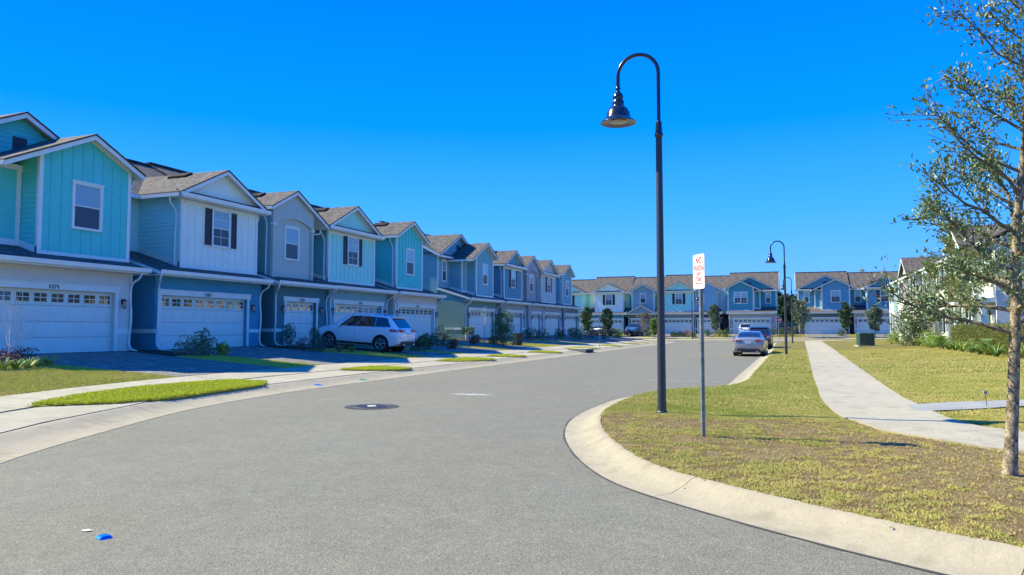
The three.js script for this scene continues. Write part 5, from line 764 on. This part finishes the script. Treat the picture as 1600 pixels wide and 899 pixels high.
[[655, 549, GREEN, .75, 'leafy green shrub behind the white car\'s tail'], [672, 547, DARK, .8, 'dark loose shrub beside the taupe end garage'], [692, 541, DARK, 1.15, 'dense dark shrub at the corner of the gap'], [706, 546, RUST, .5, 'low rust leaved shrub by the gap in the row'], [741, 539, RUST, .55, 'low rust leaved shrub beside the white pot'], [771, 538, RUST, .55, 'low rust leaved shrub beside the small conifer'], [828, 533, DARK, 1.1, 'dark shrub past the green wheelie bin'], [846, 532, GREEN, 1.0, 'green shrub in front of the narrow grey arched house'], [876, 529, GREEN, .9, 'green shrub in front of the lavender grey house'], [893, 528, DARK, .9, 'dark shrub in front of the light blue end house'], [906, 531, GREEN, 1.1, 'leafy shrub past the end of the long row'], [926, 529, DARK, 1.2, 'dark shrub near the far sign post'], [944, 530, GREEN, 1.1, 'green shrub behind the far sign post'], [966, 528, LIME, 1.0, 'yellow green shrub near the far sign post']].forEach(([px, py, c, k, label], i) => { const [X, S] = P(px, py); shrub('bed_shrub', label, X, S, { seed: 130 + i, size: [k * .75, k * .95, k * .75], n: 1100, leaf: [.075, .024], cols: c }); });
{ const [X, S] = P(757, 537); tree('bare_myrtle', 'leafless myrtle in front of the mid blue house', X, S, { ...myrtle, seed: 150, H: 2.5, r: .032, R: 1.1, branches: 16, subs: 2, leaves: 0, group: 'leafless myrtle bushes' }); }
shrub('small_conifer', 'small cone shaped evergreen by the green wheelie bin', ...P(787, 541), { seed: 151, size: [1.55, 2.2, 1.55], n: 5200, lumps: 30, cone: true, leaf: [.09, .02], cols: [[.06, .14, .06], [.08, .17, .07], [.045, .11, .045]], cat: 'conifer' });
{ // white pot with a plant, and the wheelie bin
  const [X, S] = P(731, 533), r = thing('plant_pot', 'white pot of leafy green plant by the corner of the mid blue house', 'plant pot', [X, hY(X, S), -S]); put('pot', new THREE.LatheGeometry([[0, 0], [.16, 0], [.2, .3], [.23, .4], [.21, .4], [.19, .33], [0, .33]].map(q => new THREE.Vector2(...q)), 20), mat([.7, .7, .68], .5), r);
  const lv = new Leaves(160), q = rng(161); for (let i = 0; i < 500; i++) { const a = q() * 6.28, d = Math.sqrt(q()) * .42; lv.leaf(V(Math.cos(a) * d, .42 + q() * .55, Math.sin(a) * d), V(Math.cos(a), .6, Math.sin(a)), .12, .03, pickC(q, GREEN)); } lv.mesh('foliage', foliage, r);
  const [bx, bs] = P(809, 541), b = thing('wheelie_bin', 'dark green wheelie bin beside the small conifer', 'bin', [bx, hY(bx, bs), -bs], .9), sc_ = b.scale.setScalar(.8), gm = mat([.008, .03, .022], .5); const body = new THREE.CylinderGeometry(.44, .34, .95, 4).rotateY(Math.PI / 4).scale(1, 1, 1.15).translate(0, .55, 0).toNonIndexed(); body.computeVertexNormals(); put('bin_body', body, gm, b); put('lid', new RoundedBoxGeometry(.68, .07, .78, 2, .03).translate(0, 1.06, .0), gm, b); for (const s of [-1, 1]) put('wheel', new THREE.CylinderGeometry(.13, .13, .06, 16).rotateZ(Math.PI / 2).translate(s * .27, .13, -.32), tyreMat, b); put('handle', new THREE.CylinderGeometry(.018, .018, .5, 8).rotateZ(Math.PI / 2).translate(0, 1.02, -.44), gm, b);
}
// --- in front of the closing row
[[917, 103.2, 4.2, GREEN, 1.0, 'slim bright green tree near the end of the long row'], [948, 104.8, 3.9, DARK, 1.1, 'dark green young tree in front of the white shuttered house'], [1008, 104.5, 3.2, [[.20, .16, .14], [.16, .14, .10]], 1.3, 'brownish thin leaved young tree in front of the porch house'], [1023, 101.8, 2.6, LIME, .8, 'yellow green young tree at the far kerb beside the lamp post'], [1117, 104.6, 4.3, GREYG, 1.15, 'grey green young tree in front of the narrow blue house'], [1250, 103.6, 4.6, GREYG, 1.7, 'wide grey green tree beside the blue stepped house\'s driveway'], [1322, 104.5, 4.4, DARK, 1.2, 'dark slim tree between the blue houses\' driveways'], [1368, 104.5, 4.0, GREYG, 1.2, 'grey green slim tree in front of the blue shuttered house']].forEach(([px, S, H, c, R, label], i) => tree('street_tree', label, atS(px, S), S, { seed: 170 + i, H, r: .05, clear: .22, R, branches: 30, subs: 3, leaves: i === 2 ? 5 : 14, leaf: [.16, .05], spread: .3, cols: c, group: 'young trees along the cross street' }));
[[1213, 132, 6.6, 2.6], [1228, 128, 5.6, 2.3], [1240, 136, 6.0, 2.6]].forEach(([px, S, H, R], i) => tree('evergreen_tree', ['dark evergreen showing behind the teal house', 'dark evergreen showing between the two closing rows', 'dark evergreen showing behind the blue stepped house'][i], atS(px, S), S, { seed: 190 + i, H, r: .12, clear: .12, R, branches: 44, subs: 3, leaves: 16, leaf: [.3, .1], spread: .5, cols: DARK, group: 'evergreens behind the closing rows' }));
[[1000, 106, DARK, 1.0], [1014, 106, GREEN, 1.0], [966, 106.5, LIME, 1.1], [1052, 104.6, DARK, .7], [1060, 104.6, DARK, .7], [1068, 104.6, DARK, .6], [1074, 105, RUST, 1.1], [1084, 103.2, GREEN, .7], [1107, 106, GREEN, .9], [1122, 106.4, OLIVE, .9], [1134, 106.4, GREEN, 1.0], [1206, 107, DARK, 1.2], [1222, 107, GREEN, 1.0], [1236, 107.5, DARK, 1.0], [1316, 107, DARK, .9]].forEach(([px, S, c, k], i) => shrub('garden_shrub', ['dark low shrub left of the porch house garage', 'green low shrub right of the porch house garage', 'lime shrub by the two brown garden chairs', 'dark ball shrub beside the aqua house driveway, far from the rust shrub', 'dark ball shrub beside the aqua house driveway, middle one', 'smallest dark ball shrub beside the rust shrub', 'rust coloured shrub at the far lamp post', 'green plant at the foot of the far lamp post', 'green shrub left of the grey green young tree', 'olive shrub at the foot of the grey green young tree', 'green shrub beside the dark entry of the cream wall', 'dark shrub behind the stop sign', 'green shrub beside the stop sign post', 'dark shrub at the corner of the blue stepped house', 'dark shrub under the slim tree between the blue houses'][i], atS(px, S), S, { seed: 210 + i, size: [k * .8, k * .95, k * .8], n: 420, leaf: [.13, .045], cols: c }));
for (const [px, k] of [[978.5, 0], [988, 1]]) { // slatted garden chairs
  const S = 105.4, X = atS(px, S), r = thing('garden_chair', k ? 'brown slatted garden chair nearer the porch house garage' : 'brown slatted garden chair nearer the dark car', 'chair', [X, hY(X, S), -S], .2 - k * .4, 'garden chairs'), m = mat([.13, .055, .03], .7);
  for (let i = 0; i < 5; i++) { const q = new G().box(-.28 + i * .115, -.28 + i * .115 + .1, 0, .78, -.012, .012).mesh('back_slat', m, r); q.position.set(0, .28, -.28); q.rotation.x = -.35; } const seat = new G().box(-.3, .3, -.015, .015, -.3, .3).mesh('seat', m, r); seat.position.y = .33; seat.rotation.x = -.12; for (const s of [-1, 1]) { new G().box(s * .3 - .04, s * .3 + .04, 0, .55, .22, .28).mesh('leg', m, r); new G().box(s * .34 - .06, s * .34 + .06, .55, .58, -.35, .34).mesh('armrest', m, r); new G().box(s * .3 - .03, s * .3 + .03, 0, .3, -.3, -.24).mesh('leg', m, r); }
}

{ // fallen leaves scattered on the worn ground under the oak
  const r = rng(300), g = new G(), tones = [mat([.26, .15, .07], .8), mat([.40, .28, .14], .8)]; const gs = tones.map(() => new G());
  for (let i = 0; i < 620; i++) { const X = lerp(-2.6, 4.2, r()), S = lerp(6.2, 13.5, r()), [h, side, w] = landAt(X, S); if (side !== 2 || (w < .56 && r() > .12)) continue; if (r() > .25 + bareness(X, S)) continue; const a = r() * 6.28, l = .014 + .014 * r(), c = Math.cos(a), s_ = Math.sin(a), y = h + .012 + (inside(walkPoly, X, S) ? .03 : 0), P_ = (u, v, k) => [X + c * u - s_ * v, y + k, -S + s_ * u + c * v]; const q = gs[i % 2]; q.tri(P_(-l, 0, 0), P_(0, l * .4, .006), P_(l, 0, .012 * r())); q.tri(P_(-l, 0, 0), P_(l, 0, .008), P_(0, -l * .4, .004)); }
  gs.forEach((q, i) => { const m = q.mesh('leaf_litter', tones[i]); tag(m, i ? 'pale tan fallen leaves scattered over the verge' : 'brown fallen leaves scattered over the verge', null, null, 'stuff'); });
}

renderer.render(scene, camera);
